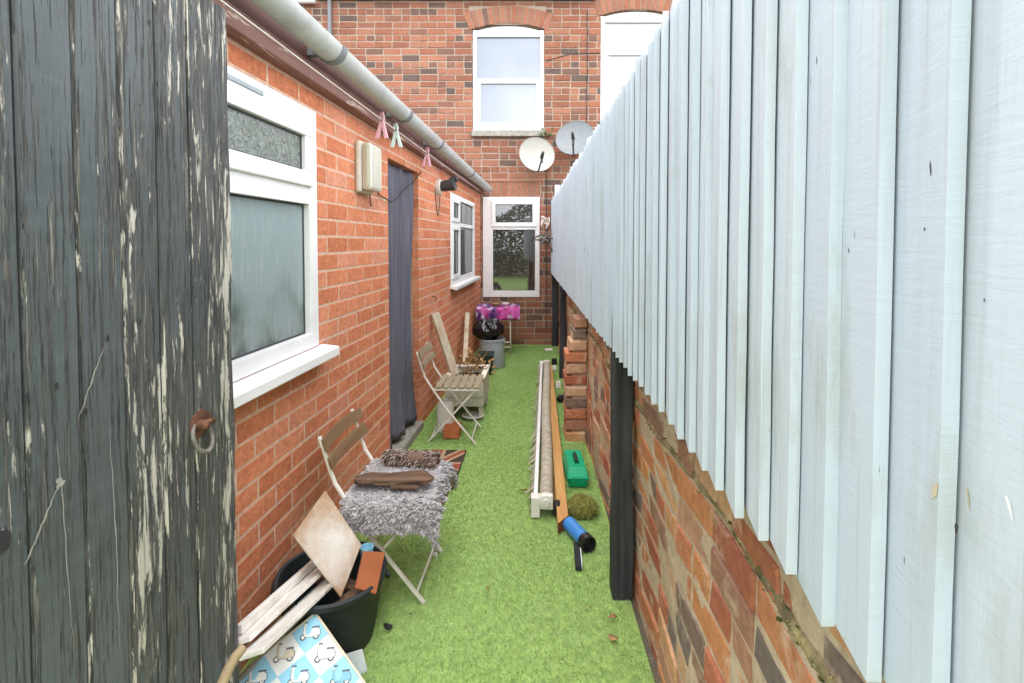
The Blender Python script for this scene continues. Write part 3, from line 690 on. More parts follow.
# ------------------------------------------------------------------ fence
fen = thing('board_fence', W(.33, 3, .9), 'tall pale blue feather edge board fence along the whole right side', 'fence')
mb = MB(); v0 = .099; E = .0762; FB, FT = .965, 1.912
nb = int((YF+.05-v0)/E); FACE = []
for i in range(nb):
    a0 = v0+i*E; a1 = a0+E+.032; tn = min(1, max(0, random.gauss(.5, .3))); dj = random.gauss(0, .0012); zb = FB+random.gauss(0, .003)-(0.0 if i < nb-3 else 0); zt_ = FT+random.gauss(0, .006)
    tl = random.gauss(0, .0015); th = .0135
    df = .317+dj; gap = random.choice([.0004, .0006, .001, .0014, .0022]); EE = E*1.0; dt = df+(th+gap)*(E+.032)/E; FACE.append((a0, df, (th+gap)/E))
    K = 7; za = [zb+(zt_-zb)*k/K for k in range(K+1)]; wob = [random.gauss(0, .0008) for _ in za]
    for k in range(K):
        p = lambda d_, a_, kk: W(d_, a_+tl*(kk/K-.5)+wob[kk], za[kk])
        # edge (faces the camera), with a soft arris, then the tapering face
        mb.poly([p(df+th, a0, k), p(df+.0002, a0, k), p(df+.0002, a0, k+1), p(df+th, a0, k+1)], 0, min(1, tn+.25), 1)
        mb.poly([p(df+.0002, a0, k), p(df, a0+.0002, k), p(df, a0+.0002, k+1), p(df+.0002, a0, k+1)], 0, tn, .6)
        mb.poly([p(df, a0+.0002, k), p(dt, a1, k), p(dt, a1, k+1), p(df, a0+.0002, k+1)], 0, tn, 0)
        mb.poly([p(dt, a1-.004, k), p(dt-.012, a1-.004, k), p(dt-.012, a1-.004, k+1), p(dt, a1-.004, k+1)], 0, tn, 0)
        mb.poly([p(df+th, a0, k+1), p(dt+.006, a1, k+1), p(dt+.006, a1, k), p(df+th, a0, k)], 0, tn, 0)
    for z_, kk in ((zb, 0), (zt_, K)):
        mb.poly([p(df+.0002, a0, kk), p(df, a0+.0002, kk), p(dt, a1, kk), p(dt+.006, a1, kk), p(df+th, a0, kk)], 0, .2, .5)
def on_fence(px, py):
    d = ray(px, py); dd = .325
    for _ in range(6):
        t_ = dd/d.dot(NR)-0 if False else (dd-CP.dot(NR))/d.dot(NR); p_ = CP+d*t_; v_ = p_.dot(UR)
        f_ = [q for q in FACE if q[0] <= v_][-1]; dd = f_[1]+(v_-f_[0])*f_[2]
    return p_-NR*.0006
def mark(px, py, w, h, tilt, m, n=9):
    c = on_fence(px, py); e1 = (UR*math.cos(tilt)+Vector((0, 0, math.sin(tilt)))); e2 = (Vector((0, 0, math.cos(tilt)))-UR*math.sin(tilt)); dn_ = NR*0
    f_ = [q for q in FACE if q[0] <= c.dot(UR)][-1][2]; sl_ = (UR+NR*f_).normalized(); pr_ = lambda p: p
    P = [(w*math.cos(a)*random.uniform(.5, 1.2), h*math.sin(a)*random.uniform(.5, 1.2)) for a in [k*2*math.pi/n for k in range(n)]]
    mb.poly([c+sl_*(x*math.cos(tilt)-z*math.sin(tilt))+Vector((0, 0, x*math.sin(tilt)+z*math.cos(tilt))) for x, z in P], m)
for a_ in ((849, 250, .0014, .003, 0, 1), (855, 235, .0005, .006, -.2, 1), (925, 229, .0014, .002, 0, 1), (931, 167, .0012, .007, -.15, 1), (957, 527, .0022, .006, .1, 1), (936, 490, .003, .010, .3, 2), (969, 500, .0014, .009, -.3, 2), (1010, 507, .002, .009, -.5, 3), (817, 60, .001, .006, .1, 1), (811, 80, .0008, .004, .1, 1), (668, 178, .002, .004, 0, 1), (690, 120, .0012, .003, 0, 1), (740, 330, .001, .004, 0, 1), (880, 470, .0008, .004, 0, 1), (905, 560, .0008, .003, 0, 1), (985, 300, .001, .002, 0, 1), (770, 430, .0012, .004, 0, 1)):
    mark(*a_)
mb.build('boards', [M['fence'], M['dark_metal'], M['scuff'], M['pvc']], fen, fixn=False)
for zc in (1.12, 1.76):
    mb = MB(); mb.box(lambda a, n, c: W(n, a, c), .12, YF-.02, .347, .392, zc-.035, zc+.035); mb.build('rail', M['black_wood'], fen)
for (py, zt_, vv) in ((598, 1.85, None), (378, 1.85, None), (348, 1.85, 6.84)):
    va = G(622, py).y/1.0004 if vv is None else vv
    mb = MB(); n = 12; zs = [-.04+(zt_+.04)*k/n for k in range(n+1)]
    j = lambda: random.gauss(0, .0025)
    rings = [[W(.332+j(), va+j(), z), W(.405+j(), va+j(), z), W(.405+j(), va+.085+j(), z), W(.332+j(), va+.085+j(), z)] for z in zs]
    mb.mesh([p for r_ in rings for p in r_], [(4*k+q, 4*k+(q+1) % 4, 4*k+4+(q+1) % 4, 4*k+4+q) for k in range(n) for q in range(4)]+[(0, 1, 2, 3), (4*n, 4*n+1, 4*n+2, 4*n+3)])
    mb.build('post', M['black_wood'], fen, bevel=.004)

# tangle of wire hanging on the fence end
mb = MB()
def curl(c, sx, sz, n, r):
    c = Vector(c); p = c; pts = []
    for k in range(n):
        p = c+Vector((random.uniform(-sx, sx), random.uniform(-.08, .08), random.uniform(-sz, sz))); pts.append(p)
    sm = []
    for i in range(len(pts)-1):
        a_ = pts[max(i-1, 0)]; b_ = pts[i]; c_ = pts[i+1]; d_ = pts[min(i+2, len(pts)-1)]
        for s_ in range(5):
            t_ = s_/5; sm.append(.5*((2*b_)+(c_-a_)*t_+(2*a_-5*b_+4*c_-d_)*t_*t_+(3*b_-a_-3*c_+d_)*t_**3))
    mb.tube(sm, r, 5)
c = D(542, 239, 6.55); curl(c, .13, .07, 12, .008); curl(c+Vector((.02, 0, -.02)), .08, .05, 9, .011)
mb.tube([c+Vector((.02, 0, 0)), c+Vector((.16, -.1, .01)), D(562, 240, 6.1), D(562, 249, 6.1)], .008, 6)
mb.tube([D(551, 243, 6.3), D(552, 252, 6.3)], .011, 6)
tag(mb.build('wire_bracket', M['iron'], smooth='all'), 'tangled dark iron bracket with hook fixed to the far end of the fence', 'bracket')
mb = MB(); c = D(545, 222, 6.6); curl(c, .06, .09, 12, .007); curl(c, .05, .07, 9, .006)
tag(mb.build('string_tangle', M['line'], smooth='all'), 'tangle of pale string hanging above the iron bracket at fence end', 'string')

# ------------------------------------------------------------------ gate
gate = thing('timber_gate', L(.16, .45, 0), 'old dark grey boarded gate with flaking paint standing open at the left', 'gate')
gb = [g_+.034 for g_ in (.40, .50, .605, .71, .81, .909, 1.007, 1.102, 1.198, 1.274, 1.348)]; wears = [0, 0, 0, .3, .38, .3, .42, .72, .68, .82, .95]
mb = MB(); K = 26
for i in range(len(gb)-1):
    a0, a1 = gb[i]+.0012, gb[i+1]-.0012; zt_ = 1.975+random.gauss(0, .003); wr = wears[i+1]; prev = None; tn = random.random()
    if i == 8: a1 = gb[i+1]-.0003
    if i == 9: a0 = gb[i]+.0003
    off = random.gauss(0, .0012); ch = .005 if i < 8 else .0015
    ro = random.uniform(0, 9); sec = []
    for k in range(K+1):
        z = .06+(zt_-.06)*k/K; e = lambda s_: .0018*noise.noise((ro+s_*3.1, z*3, i))+.0012*noise.noise((ro+s_, z*14, i)); big = .006*noise.noise((3.3, z*5, 1)) if i == 9 else 0
        A0, A1 = a0+e(0), a1+e(1)+big
        sec.append([L(.136, A0, z), L(.158-ch+off, A0, z), L(.158+off, A0+ch, z), L(.158+off+.001*noise.noise((z*2, i, 7)), (A0+A1)/2, z), L(.158+off, A1-ch, z), L(.158-ch+off, A1, z), L(.136, A1, z)])
    n = 7
    mb.mesh([p for s_ in sec for p in s_], [(n*k+q, n*k+(q+1) % n, n*k+n+(q+1) % n, n*k+n+q) for k in range(K) for q in range(n)]+[tuple(range(n)), tuple(range(n*K, n*K+n))], 0, tn, wr)
    i0 = len(mb.wear)-(n*K+2)
    for k in range(K):
        for q in (1, 4): mb.wear[i0+n*k+q] = wr+.45
def on_gate(px, py, n=.16): u_, z_ = onL(px, py, n); return L(n, u_, z_)
def scratch(pts, w):
    pts = [(pts[i][0]+(pts[i+1][0]-pts[i][0])*k/4+random.uniform(-.8, .8), pts[i][1]+(pts[i+1][1]-pts[i][1])*k/4) for i in range(len(pts)-1) for k in range(4)]+[pts[-1]]
    q = [on_gate(x, y, .1603) for x, y in pts]
    for i in range(len(q)-1):
        d = (q[i+1]-q[i]).normalized(); s_ = d.cross(NL); w0, w1 = .5*w*random.uniform(.6, 1.3)*(.25+.75*math.sin(math.pi*i/(len(q)-1))), .5*w*(.25+.75*math.sin(math.pi*(i+1)/(len(q)-1)))
        mb.poly([q[i]-s_*w0, q[i]+s_*w0, q[i+1]+s_*w1*random.uniform(.5, 1.2), q[i+1]-s_*w1], 1)
scratch([(62, 478), (52, 500), (44, 520), (36, 540), (27, 560), (24, 566)], .004)
scratch([(106, 345), (98, 362), (92, 380), (85, 400), (78, 420)], .0035)
scratch([(57, 440), (60, 470), (63, 500), (66, 550), (70, 600), (74, 650)], .002)
scratch([(109, 420), (112, 470), (115, 520), (117, 580), (120, 650)], .0022)
for (x, y) in ((57, 386), (86, 411), (83, 450), (27, 396), (150, 22), (108, 338), (140, 322)):
    c = on_gate(x, y, .1602); mb.poly([c+UL*.0035*math.cos(a)+Vector((0, 0, .006*math.sin(a))) for a in [k*math.pi/4 for k in range(8)]], 2)
for (rr, m_, h_) in ((.018, 2, .1601),):
    c = on_gate(2, 542, h_); mb.poly([c+UL*rr*.8*math.cos(a)*random.uniform(.9, 1.1)+Vector((0, 0, rr*math.sin(a)*random.uniform(.9, 1.1))) for a in [k*math.pi/9 for k in range(18)]], m_)
c = on_gate(60, 483, .1602); mb.poly([c+UL*.009*math.cos(a)*random.uniform(.4, 1.2)+Vector((0, 0, .010*math.sin(a)*random.uniform(.5, 1.3))) for a in [k*math.pi/6 for k in range(12)]], 1)
mb.build('boards', [M['gate'], M['bare_scratch'], M['cable']], gate)
for zc in (.35, 1.05, 1.7):
    mb = MB(); mb.box(lambda a, nn, c: L(nn, a, c), .42, 1.33, .10, .135, zc-.05, zc+.05, 0, .5, .4); mb.build('rail', M['gate'], gate)
mb = MB(); mb.box(lambda a, nn, c: L(nn, a, c), .30, .395, .08, .17, -.02, 2.05, 0, .5, .3); mb.build('hinge_post', M['gate'], gate)
def on_gate(px, py, n=.16): u_, z_ = onL(px, py, n); return L(n, u_, z_)
c = on_gate(200, 424); cu, cz = onL(200, 424, .16)
mb = MB(); P = [(cu-.035, cz-.005), (cu-.012, cz-.033), (cu+.03, cz-.018), (cu+.036, cz+.016), (cu+.004, cz+.036), (cu-.028, cz+.024)]
mb.prism([L(.1585, *p) for p in P], NL*.004); rp = mb.build('handle_plate', M['rust'], gate)
mb = MB(); cu2, cz2 = onL(204, 437, .175)
mb.tube([L(.172, cu2+.030*math.cos(a), cz2+.034*math.sin(a))+NL*(.012*math.sin(a)*-1) for a in [k*2*math.pi/28 for k in range(29)]], .0058, 8, cap=False); mb.build('ring', M['iron'], rp, smooth='all')
mb = MB(); mb.tube([L(.158, cu2, cz2+.03), L(.185, cu2, cz2+.036), L(.178, cu2+.03, cz2+.030)], .007, 8); mb.tube([L(.16, cu2-.006, cz2+.03), L(.19, cu2-.006, cz2+.03)], .010, 8); mb.build('staple', M['rust'], rp, smooth='all')

# ------------------------------------------------------------------ things on the extension wall
def lamp():
    u0, u1, z0, z1 = onL(358.5, 165, .02)[0], onL(377, 165, .05)[0], onL(365, 193, .03)[1], onL(365, 142, .03)[1]
    o = thing('bulkhead_lamp', L(0, (u0+u1)/2, z0), 'cream rectangular bulkhead wall lamp with ribbed cover between window and doorway', 'wall lamp')
    mb = MB(); mb.box(frL, u0, u1, 0, .032, z0, z1); mb.build('housing', M['lamp_body'], o, bevel=.012)
    mb = MB(); mb.box(frL, u0+.004, u1-.004, .032, .082, z0+.010, z1-.010); mb.build('diffuser', M['diffuser'], o, bevel=.018)
    mb = MB(); mb.tube([L(.012, u1-.01, z0), L(.012, u1+.01, z0-.06)], .004, 6); mb.build('cable', M['rust'], o)
lamp()
u_, z_ = onL(437, 187, .0)
o = thing('spotlight', L(0, u_, z_), 'black security spotlight on a round white base beside the doorway', 'security light')
mb = MB(); mb.lathe([(.001, 0), (.065, 0), (.065, .028), (.058, .036), (.001, .037)], L(.0, u_, z_), 26, axis=NL); mb.build('base', M['white_plastic'], o, smooth=True)
mb = MB(); a = NL+Vector((0, -.1, .12)); mb.lathe([(.001, .03), (.04, .03), (.046, .05), (.048, .10), (.05, .14), (.05, .155), (.001, .15)], L(.006, u_, z_), 22, axis=a)
mb.tube([L(.11, u_, z_+.05), L(.17, u_, z_+.075)], [.022, .03], 12); mb.build('lamp_head', M['dark_metal'], o, smooth=True)
mb = MB(); pts = [L(.006, u_-.07+.005*k, z_-.03-.26*math.sin(k*.22)*(1 if k < 12 else .9)) for k in range(15)]; pts = [L(.007, u_-.1+.2*k/16, z_-.02-.22*math.sin(math.pi*k/16)) for k in range(17)]
mb.tube(pts, .003, 6); mb.build('cable', M['cable'], o, smooth='all')
mb = MB(); c0 = L(.01, *onL(421, 172, .01)); c1 = L(.02, *onL(404, 190, .02)); c2 = L(.02, *onL(391, 202, .02)); c3 = L(.01, *onL(378, 194, .01)); c4 = L(.008, *onL(380, 186, .008))
mb.tube([c0, c0.lerp(c1, .5)-Vector((0, 0, .01)), c1, c1.lerp(c2, .6)-Vector((0, 0, .012)), c2, c3, c4], .004, 6)
tag(mb.build('loose_cable', M['cable'], smooth='all'), 'loose black cable looping across the top of the curtained doorway', 'cable')
u_, z_ = onL(432, 299, .0)
mb = MB(); mb.tube([L(-.02, u_, z_+.02), L(.02, u_, z_+.022), L(.035, u_, z_+.01), L(.035, u_, z_-.01), L(.02, u_, z_-.02)], .0045, 6)
tag(mb.build('wall_hook', M['rust'], smooth='all'), 'small rusty hook screwed into the brickwork beyond the doorway', 'hook')

# washing line and pegs
nl = .10; la = onL(215, -4, nl); lb = onL(479, 190, nl); mb = MB()
lp = lambda t_: L(nl, la[0]+(lb[0]-la[0])*t_, la[1]+(lb[1]-la[1])*t_-.008*math.sin(math.pi*t_))
mb.tube([L(nl, .5, la[1])]+[lp(k/24) for k in range(25)]+[L(.0, lb[0]+.03, lb[1])], .0026, 6)
tag(mb.build('washing_line', M['line'], smooth='all'), 'thin pale washing line stretched along under the extension gutter', 'washing line')
def peg(px, m, label, lean):
    best = min((abs((lambda p: 512+F*p.x/(p.y))(lp(k/400))-px), k) for k in range(401)); p = lp(best[1]/400); sc = .135
    o = thing('clothes_peg', p-Vector((0, 0, sc*.72)), label, 'clothes peg', 'pegs on the washing line'); mb = MB()
    for s_ in (-1, 1):
        q = [(-.004, .30), (.006, .30), (.012, .12), (.009, -.05), (.03, -.70), (.014, -.72), (-.004, -.10)]
        pts = [p+NL*((x_*1.15*s_)+z__*.03*lean)+Vector((0, 0, z__*sc)) + UL*(-.008) for x_, z__ in q]
        mb2 = MB(); mb2.prism(pts, UL*.016); mb2.build('jaw', m, o, bevel=.0015)
    mb.tube([p-UL*.0095, p+UL*.0095], .008, 10); mb.build('spring', M['dish_grey'], o, smooth=True)
peg(383, M['peg_pink'], 'pink clothes peg nearest to the lamp on the washing line', .1)
peg(397, M['peg_white'], 'pale green clothes peg hanging between two pink ones', -.1)
peg(427.5, M['peg_pink'], 'pink clothes peg alone on the line beside the spotlight', .2)

# curtain in the doorway
mb = MB(); NU, NZ = 90, 40; vs = []; d0, d1 = door[0]+.004, door[1]-.004
for j in range(NZ+1):
    f = j/NZ; z = door[3]-.012-(door[3]-.10)*f
    for i in range(NU+1):
        e = i/NU; gather = .10*max(0, f-.75)*4*(f-.75) ; u = d0+(d1-d0)*(e*(1-gather*.6)+gather*.45)
        n = -.045+.024*math.sin(e*15+1.8*math.sin(f*2.2))*(.4+.6*f)+.005*math.sin(e*53+f*3)*(.3+f)+.012*noise.noise((e*6, f*3, 2))
        if abs(e-.5) < .025: n -= .035
        n += .03*max(0, f-.85)*5*f
        vs.append(L(n, u, z))
mb.mesh(vs, [(j*(NU+1)+i, j*(NU+1)+i+1, (j+1)*(NU+1)+i+1, (j+1)*(NU+1)+i) for j in range(NZ) for i in range(NU)])
o = mb.build('door_curtain', M['curtain'], smooth='all'); tag(o, 'long blue grey curtain hanging in the extension doorway', 'curtain')
sm = o.modifiers.new('thick', 'SOLIDIFY'); sm.thickness = .003

# ------------------------------------------------------------------ folding chairs
CH_GRP = 'folding bistro chairs'
def make_chair(loc, label, slat_mat, back_mat):
    o = thing('folding_chair', (0, 0, 0), label, 'folding chair', CH_GRP); hw = .165
    for s_ in (-1, 1):
        y = s_*hw
        mb = MB(); pts = [(-.112, y*1.0, .63), (-.098, y, .59), (-.072, y, .505), (-.052, y, .45), (0, y, .37), (.09, y, .242), (.19, y, .12), (.29, y, 0)]
        for a_, b_ in zip(pts[:-1], pts[1:]): mb.beam(a_, Vector(b_)+(Vector(b_)-Vector(a_)).normalized()*.004, .010, .017, (0, 1, 0))
        mb.build('leg', M['chair_metal'], o, bevel=.002)
        y = s_*(hw-.022); mb = MB(); mb.beam((.30, y, .385), (-.045, y, 0), .010, .017, (0, 1, 0)); mb.build('leg', M['chair_metal'], o, bevel=.002)
    mb = MB(); mb.tube([(.262, -hw, .034), (.262, hw, .034)], .005, 8); mb.build('stretcher', M['chair_metal'], o)
    mb = MB(); mb.tube([(-.02, -hw+.02, .03), (-.02, hw-.02, .03)], .005, 8); mb.build('stretcher', M['chair_metal'], o)
    mb = MB()
    for y in (-hw+.004, -.0, hw-.004): mb.beam((-.005, y, .373), (.315, y, .373), .014, .012)
    mb.tube([(.305, -hw, .374), (.305, hw, .374)], .007, 8); mb.build('seat_frame', M['chair_metal'], o)
    for k in range(6):
        x = .012+k*.052; mb = MB(); fr = lambda a, b, c: Vector((a, b, c)); mb.box(fr, x, x+.042, -hw-.008, hw+.008, .381, .393); mb.build('seat_slat', slat_mat, o, bevel=.004)
    for (x, z, tl) in ((-.100, .605, .35), (-.077, .537, .35)):
        mb = MB(); n = 10; vs = []
        for k in range(n+1):
            y = -hw-.028+(2*hw+.056)*k/n; bow = -.018*(1-(2*k/n-1)**2); d = Vector((-.33, 0, .94)); b_ = Vector((x+.014+bow, y, z)); nn = Vector((.94, 0, .33))
            vs += [b_-d*.024, b_+d*.024, b_+d*.024+nn*.011, b_-d*.024+nn*.011]
        mb.mesh(vs, [(4*k+q, 4*k+(q+1) % 4, 4*k+4+(q+1) % 4, 4*k+4+q) for k in range(n) for q in range(4)]+[(0, 1, 2, 3), (4*n, 4*n+1, 4*n+2, 4*n+3)])
        mb.build('back_slat', back_mat, o, bevel=.003)
    o.location = loc; return o
C1 = Vector((-.615, 2.125, 0)); R1 = R(-4)
chair = make_chair(C1, 'nearer folding chair with brown slat back, its seat covered by a grey rug', M['chair_wood'], M['chair_wood']); chair.rotation_euler.z = R1
chair2 = dup(chair); chair2.location = (-.53, 3.67, 0); chair2.rotation_euler.z = R(-2)
tag(chair2, 'farther folding chair with bare weathered slat seat in front of the planter', 'folding chair', CH_GRP)
for ch in chair2.children:
    if ch.name.startswith(('seat_slat', 'back_slat')): ch.data = ch.data.copy(); ch.data.materials[0] = M['old_slat']

# shaggy rug over the near chair seat
CR = Matrix.Rotation(R1, 3, 'Z')
def CL(x, y, z): return C1+CR @ Vector((x, y, z))
path = [(-.208, .30), (-.206, .33), (-.20, .36), (-.18, .392), (-.14, .402), (-.05, .400), (.06, .402), (.15, .405), (.19, .395), (.21, .36), (.215, .33)]
def rug_pt(a, b):        # a along path, b across x
    s_ = a*(len(path)-1); i = min(int(s_), len(path)-2); f = s_-i; y = path[i][0]*(1-f)+path[i+1][0]*f; z = path[i][1]*(1-f)+path[i+1][1]*f
    x = -.02+.385*b; hang = max(0, x-.30); z -= 2.2*hang*hang*8 if hang > 0 else 0
    x -= .35*max(0, hang-.02)
    z += .006*noise.noise((a*6, b*5, 1)); y += (-.012*math.sin(b*5) if a < .3 else 0); z -= .05*b*max(0, .3-a)
    return Vector((x, y, z))
mb = MB(); NA, NB = 44, 24; vs = [CL(*rug_pt(i/NA, j/NB)) for i in range(NA+1) for j in range(NB+1)]
mb.mesh(vs, [(i*(NB+1)+j, i*(NB+1)+j+1, (i+1)*(NB+1)+j+1, (i+1)*(NB+1)+j) for i in range(NA) for j in range(NB)], 0, .3)
rug = mb.build('shaggy_rug', M['rug'], smooth='all'); tag(rug, 'grey shaggy rug draped over the seat of the nearer folding chair', 'rug')
sm = rug.modifiers.new('thick', 'SOLIDIFY'); sm.thickness = .008; sm.offset = -1
n = 13000; aa = rng.random(n); bb = rng.random(n); P = []; DN = []
for a_, b_ in zip(aa, bb):
    p = rug_pt(a_, b_); e = .01; ta = rug_pt(min(1, a_+e), b_)-rug_pt(max(0, a_-e), b_); tb = rug_pt(a_, min(1, b_+e))-rug_pt(a_, max(0, b_-e)); nn = tb.cross(ta).normalized()
    if nn.z < -.2: nn = -nn
    if a_ < .2 and nn.y > 0: nn = -nn
    P.append(CL(*p)); DN.append(CR @ nn)
P = np.array([tuple(p) for p in P]); DN = np.array([tuple(p) for p in DN]); nc = n//6; ci = np.arange(n) % nc; P = P[ci]+rng.normal(0, .0035, (n, 3))*[1, 1, .3]; DN = DN[ci]+rng.normal(0, .75, (nc, 3))[ci]+rng.normal(0, .16, (n, 3)); DN /= np.linalg.norm(DN, axis=1, keepdims=True)
bend = np.stack([rng.normal(0, .006, n), rng.normal(0, .006, n), np.full(n, -.005)], 1)
V, FA, T = strands(P, DN, rng.uniform(.006, .0105, n), rng.uniform(.006, .0085, n), bend, np.clip(rng.normal(.5, .2, nc)[ci]+rng.normal(0, .1, n), 0, 1), seg=3, sides=5, tip=.7)
tag(np_obj('pile', V, FA, T, M['rug'], (0, 0, 0), rug), kind='stuff')
# rolled brown mat at the back of the seat
mb = MB(); A = CL(.045, .135, .425); B = CL(.285, .125, .43); pts = [A.lerp(B, k/10)+Vector((0, .012*math.sin(k*.8), .006*math.sin(k*1.3))) for k in range(11)]
mb.tube(pts, [.018, .026, .03, .031, .03, .03, .03, .029, .028, .024, .016], 12, tone=.25); rm = mb.build('rolled_mat', M['shag_brown'], smooth='all')
tag(rm, 'rolled brown and cream shaggy mat along the back of the rug', 'mat')
n = 1300; t_ = rng.random(n); ang = rng.uniform(-1.2, 4.3, n); ax = np.array(tuple(B-A)); ax /= np.linalg.norm(ax); e1 = np.cross(ax, [0, 0, 1]); e1 /= np.linalg.norm(e1); e2 = np.cross(e1, ax)
dn = e1[None]*np.cos(ang)[:, None]+e2[None]*np.sin(ang)[:, None]
P = np.array(tuple(A))[None]+np.array(tuple(B-A))[None]*t_[:, None]+dn*.026; dn = dn+rng.normal(0, .4, (n, 3)); dn /= np.linalg.norm(dn, axis=1, keepdims=True)
V, FA, T = strands(P, dn, rng.uniform(.012, .026, n), rng.uniform(.005, .009, n), np.stack([rng.normal(0, .006, n)]*2+[np.full(n, -.010)], 1), rng.random(n), seg=3, sides=4)
tag(np_obj('tassels', V, FA, T, M['shag_brown'], (0, 0, 0), rm), kind='stuff')
# driftwood on the rug
def drift(p, q, w0, w1, th, name, label, seed, cut=.0):
    p, q = Vector(p), Vector(q); d = (q-p); x = d.normalized(); s_ = x.cross(Vector((0, 0, 1))).normalized(); up = s_.cross(x); mb = MB(); n = 34; m = 12; vs = []
    for k in range(n+1):
        f = k/n; w = (w0*(1-f)+w1*f)*(1-(1-min(1, f/.12))**2*.45)*(1-.8*max(0, (f-.9)/.1)*cut); h = th*(.8+.3*noise.noise((f*4, seed, 0)))*(1-.5*max(0, (f-.9)/.1)*cut)
        for j in range(m):
            a = j*2*math.pi/m; r_ = 1/max(abs(math.cos(a))**1.0, abs(math.sin(a)), .75); nz = 1+.22*noise.noise((f*5, math.cos(a)*2, seed+math.sin(a)))+.12*noise.noise((f*26, math.cos(a)*5, seed+3*math.sin(a)))+(.25*noise.noise((a*4, seed, f*2)) if f < .06 or f > .94 else 0)
            vs.append(p+d*f+s_*(math.cos(a)*r_*w/2*nz)+up*(math.sin(a)*r_*h/2*nz)+s_*(cut*.5*w1*max(0, (f-.8))*1.6))
    mb.mesh(vs, [(k*m+j, k*m+(j+1) % m, (k+1)*m+(j+1) % m, (k+1)*m+j) for k in range(n) for j in range(m)]+[tuple(range(m)), tuple(range(n*m, n*m+m))])
    o = mb.build(name, M['dark_drift'], smooth='all'); o.modifiers.new('e', 'EDGE_SPLIT').split_angle = R(50); return tag(o, label, 'driftwood')
drift(CL(.0, -.095, .436), CL(.31, -.06, .44), .075, .085, .03, 'driftwood', 'larger dark flat piece of driftwood lying across the grey rug', 3, 1)
drift(CL(.15, -.125, .424), CL(.265, -.118, .424), .022, .026, .015, 'driftwood', 'small dark stick tucked under the larger driftwood on the rug', 9, 1)

# ------------------------------------------------------------------ black trug and what stands in and around it
TC = Vector((-.625, 1.765, 0)); mb = MB()
mb.lathe([(.001, .002), (.13, .002), (.138, .008), (.150, .06), (.172, .205), (.178, .216), (.186, .218), (.187, .234), (.180, .240), (.172, .236), (.166, .205), (.144, .06), (.13, .014), (.001, .012)], TC, 56)
tr = thing('rubber_trug', TC, 'black rubber bucket full of scraps beside the nearer chair', 'bucket'); mb.build('tub', M['trug'], tr, smooth=True)
for s_ in (-1, 1):
    mb = MB(); pts = [TC+Vector((math.cos(a)*.19, math.sin(a)*.19, .215-.045*math.sin((a-b0)/.7*math.pi))) for b0 in ((.1 if s_ > 0 else math.pi+.1),) for a in [b0+.7*k/10 for k in range(11)]]
    mb.tube(pts, .008, 8); mb.build('handle', M['trug'], tr, smooth='all')
def slab(name, c4, th, mat, label, cat, bevel=.003, mats=None):
    c4 = [Vector(p) for p in c4]; nn = (c4[1]-c4[0]).cross(c4[3]-c4[0]).normalized(); mb = MB(); mb.prism(c4, nn*th); o = mb.build(name, mat, bevel=bevel, org=sum(c4, Vector())/4); return tag(o, label, cat)
def onplane(px, py, p0, nn):
    d = ray(px, py); return CP+d*((p0-CP).dot(nn)/d.dot(nn))
pb, pl, pr = D(340, 598, 1.69), D(292, 536, 1.72), D(360.5, 545, 1.82); nn = (pl-pb).cross(pr-pb).normalized()
slab('stained_board', [pb, pr, onplane(324.5, 491, pb, nn), pl], .010, M['board'], 'tan square board with a white stain standing cornerwise in the bucket', 'board', .002)
pb, pl, pr = D(375, 595, 1.68), D(354, 589, 1.66), D(384, 553, 1.78); nn = (pl-pb).cross(pr-pb).normalized()
slab('clay_tile', [pb, pr, onplane(362.5, 552, pb, nn), pl], .012, M['terracotta'], 'plain brown clay tile standing in the bucket', 'tile', .002)
drift(D(333, 611, 1.66), D(362, 588, 1.72), .05, .045, .02, 'driftwood', 'dark splintered wood scrap lying in the bucket behind its rim', 5, 0)
drift(D(346, 604, 1.70), D(371, 590, 1.76), .02, .02, .02, 'driftwood', 'narrow brown wood strip lying in the bucket below the clay tile', 6, 0)
drift(TC+Vector((-.10, .08, .15)), TC+Vector((.09, .03, .16)), .05, .05, .03, 'driftwood', 'wood offcut buried at the back of the bucket', 8, 0)
mb = MB(); c = D(367, 549, 1.86); mb.lathe([(.001, -.06), (.018, -.06), (.024, .01), (.021, .01), (.016, -.05), (.001, -.05)], c, 20); tag(mb.build('plastic_cup', M['sc_blue'], smooth=True), 'small pale blue cup wedged behind the clay tile', 'cup')
mb = MB(); c = D(402, 545, 2.05); mb.poly([c, c+Vector((.05, .01, .0)), c+Vector((.05, .02, -.03)), c+Vector((.01, .02, -.03))]); 

# white timber lengths lying along the foot of the wall
def lath(p, q, w, h, roll, mat, name, label, cat):
    p, q = Vector(p), Vector(q); d = (q-p).normalized(); up = Vector((0, 0, 1)); up.rotate(Quaternion(d, roll)); mb = MB(); mb.beam(p, q, w, h, up); return tag(mb.build(name, mat, bevel=.0025), label, cat)
def at_n(px, py, n): u_, z_ = onL(px, py, n); return L(n, u_, z_)
lath(D(251, 655, 1.33), D(338, 574, 1.80), .074, .014, R(-22), M['white_timber'], 'timber_length', 'wide white painted timber length resting lowest across the bucket rim', 'timber')
lath(D(241, 642, 1.37), D(332, 560, 1.84), .058, .014, R(-22), M['white_timber'], 'timber_length', 'white painted timber length lying just above the widest one by the brick wall', 'timber')
lath(D(239, 630, 1.40), D(322, 556, 1.87), .018, .026, R(-10), M['white_timber'], 'timber_length', 'thin white timber strip highest up behind the other lengths', 'timber')
mb = MB(); pa, pz = D(237, 681, 1.40), D(331, 588, 1.66); mb.tube([pa, pa.lerp(pz, .1), pa.lerp(pz, .5), pz], [.006, .0035, .0035, .003], 8); mb.tube([pa-(pz-pa)*.04, pa, pa.lerp(pz, .12), pa.lerp(pz, .2)], [.001, .008, .008, .0035], 8)
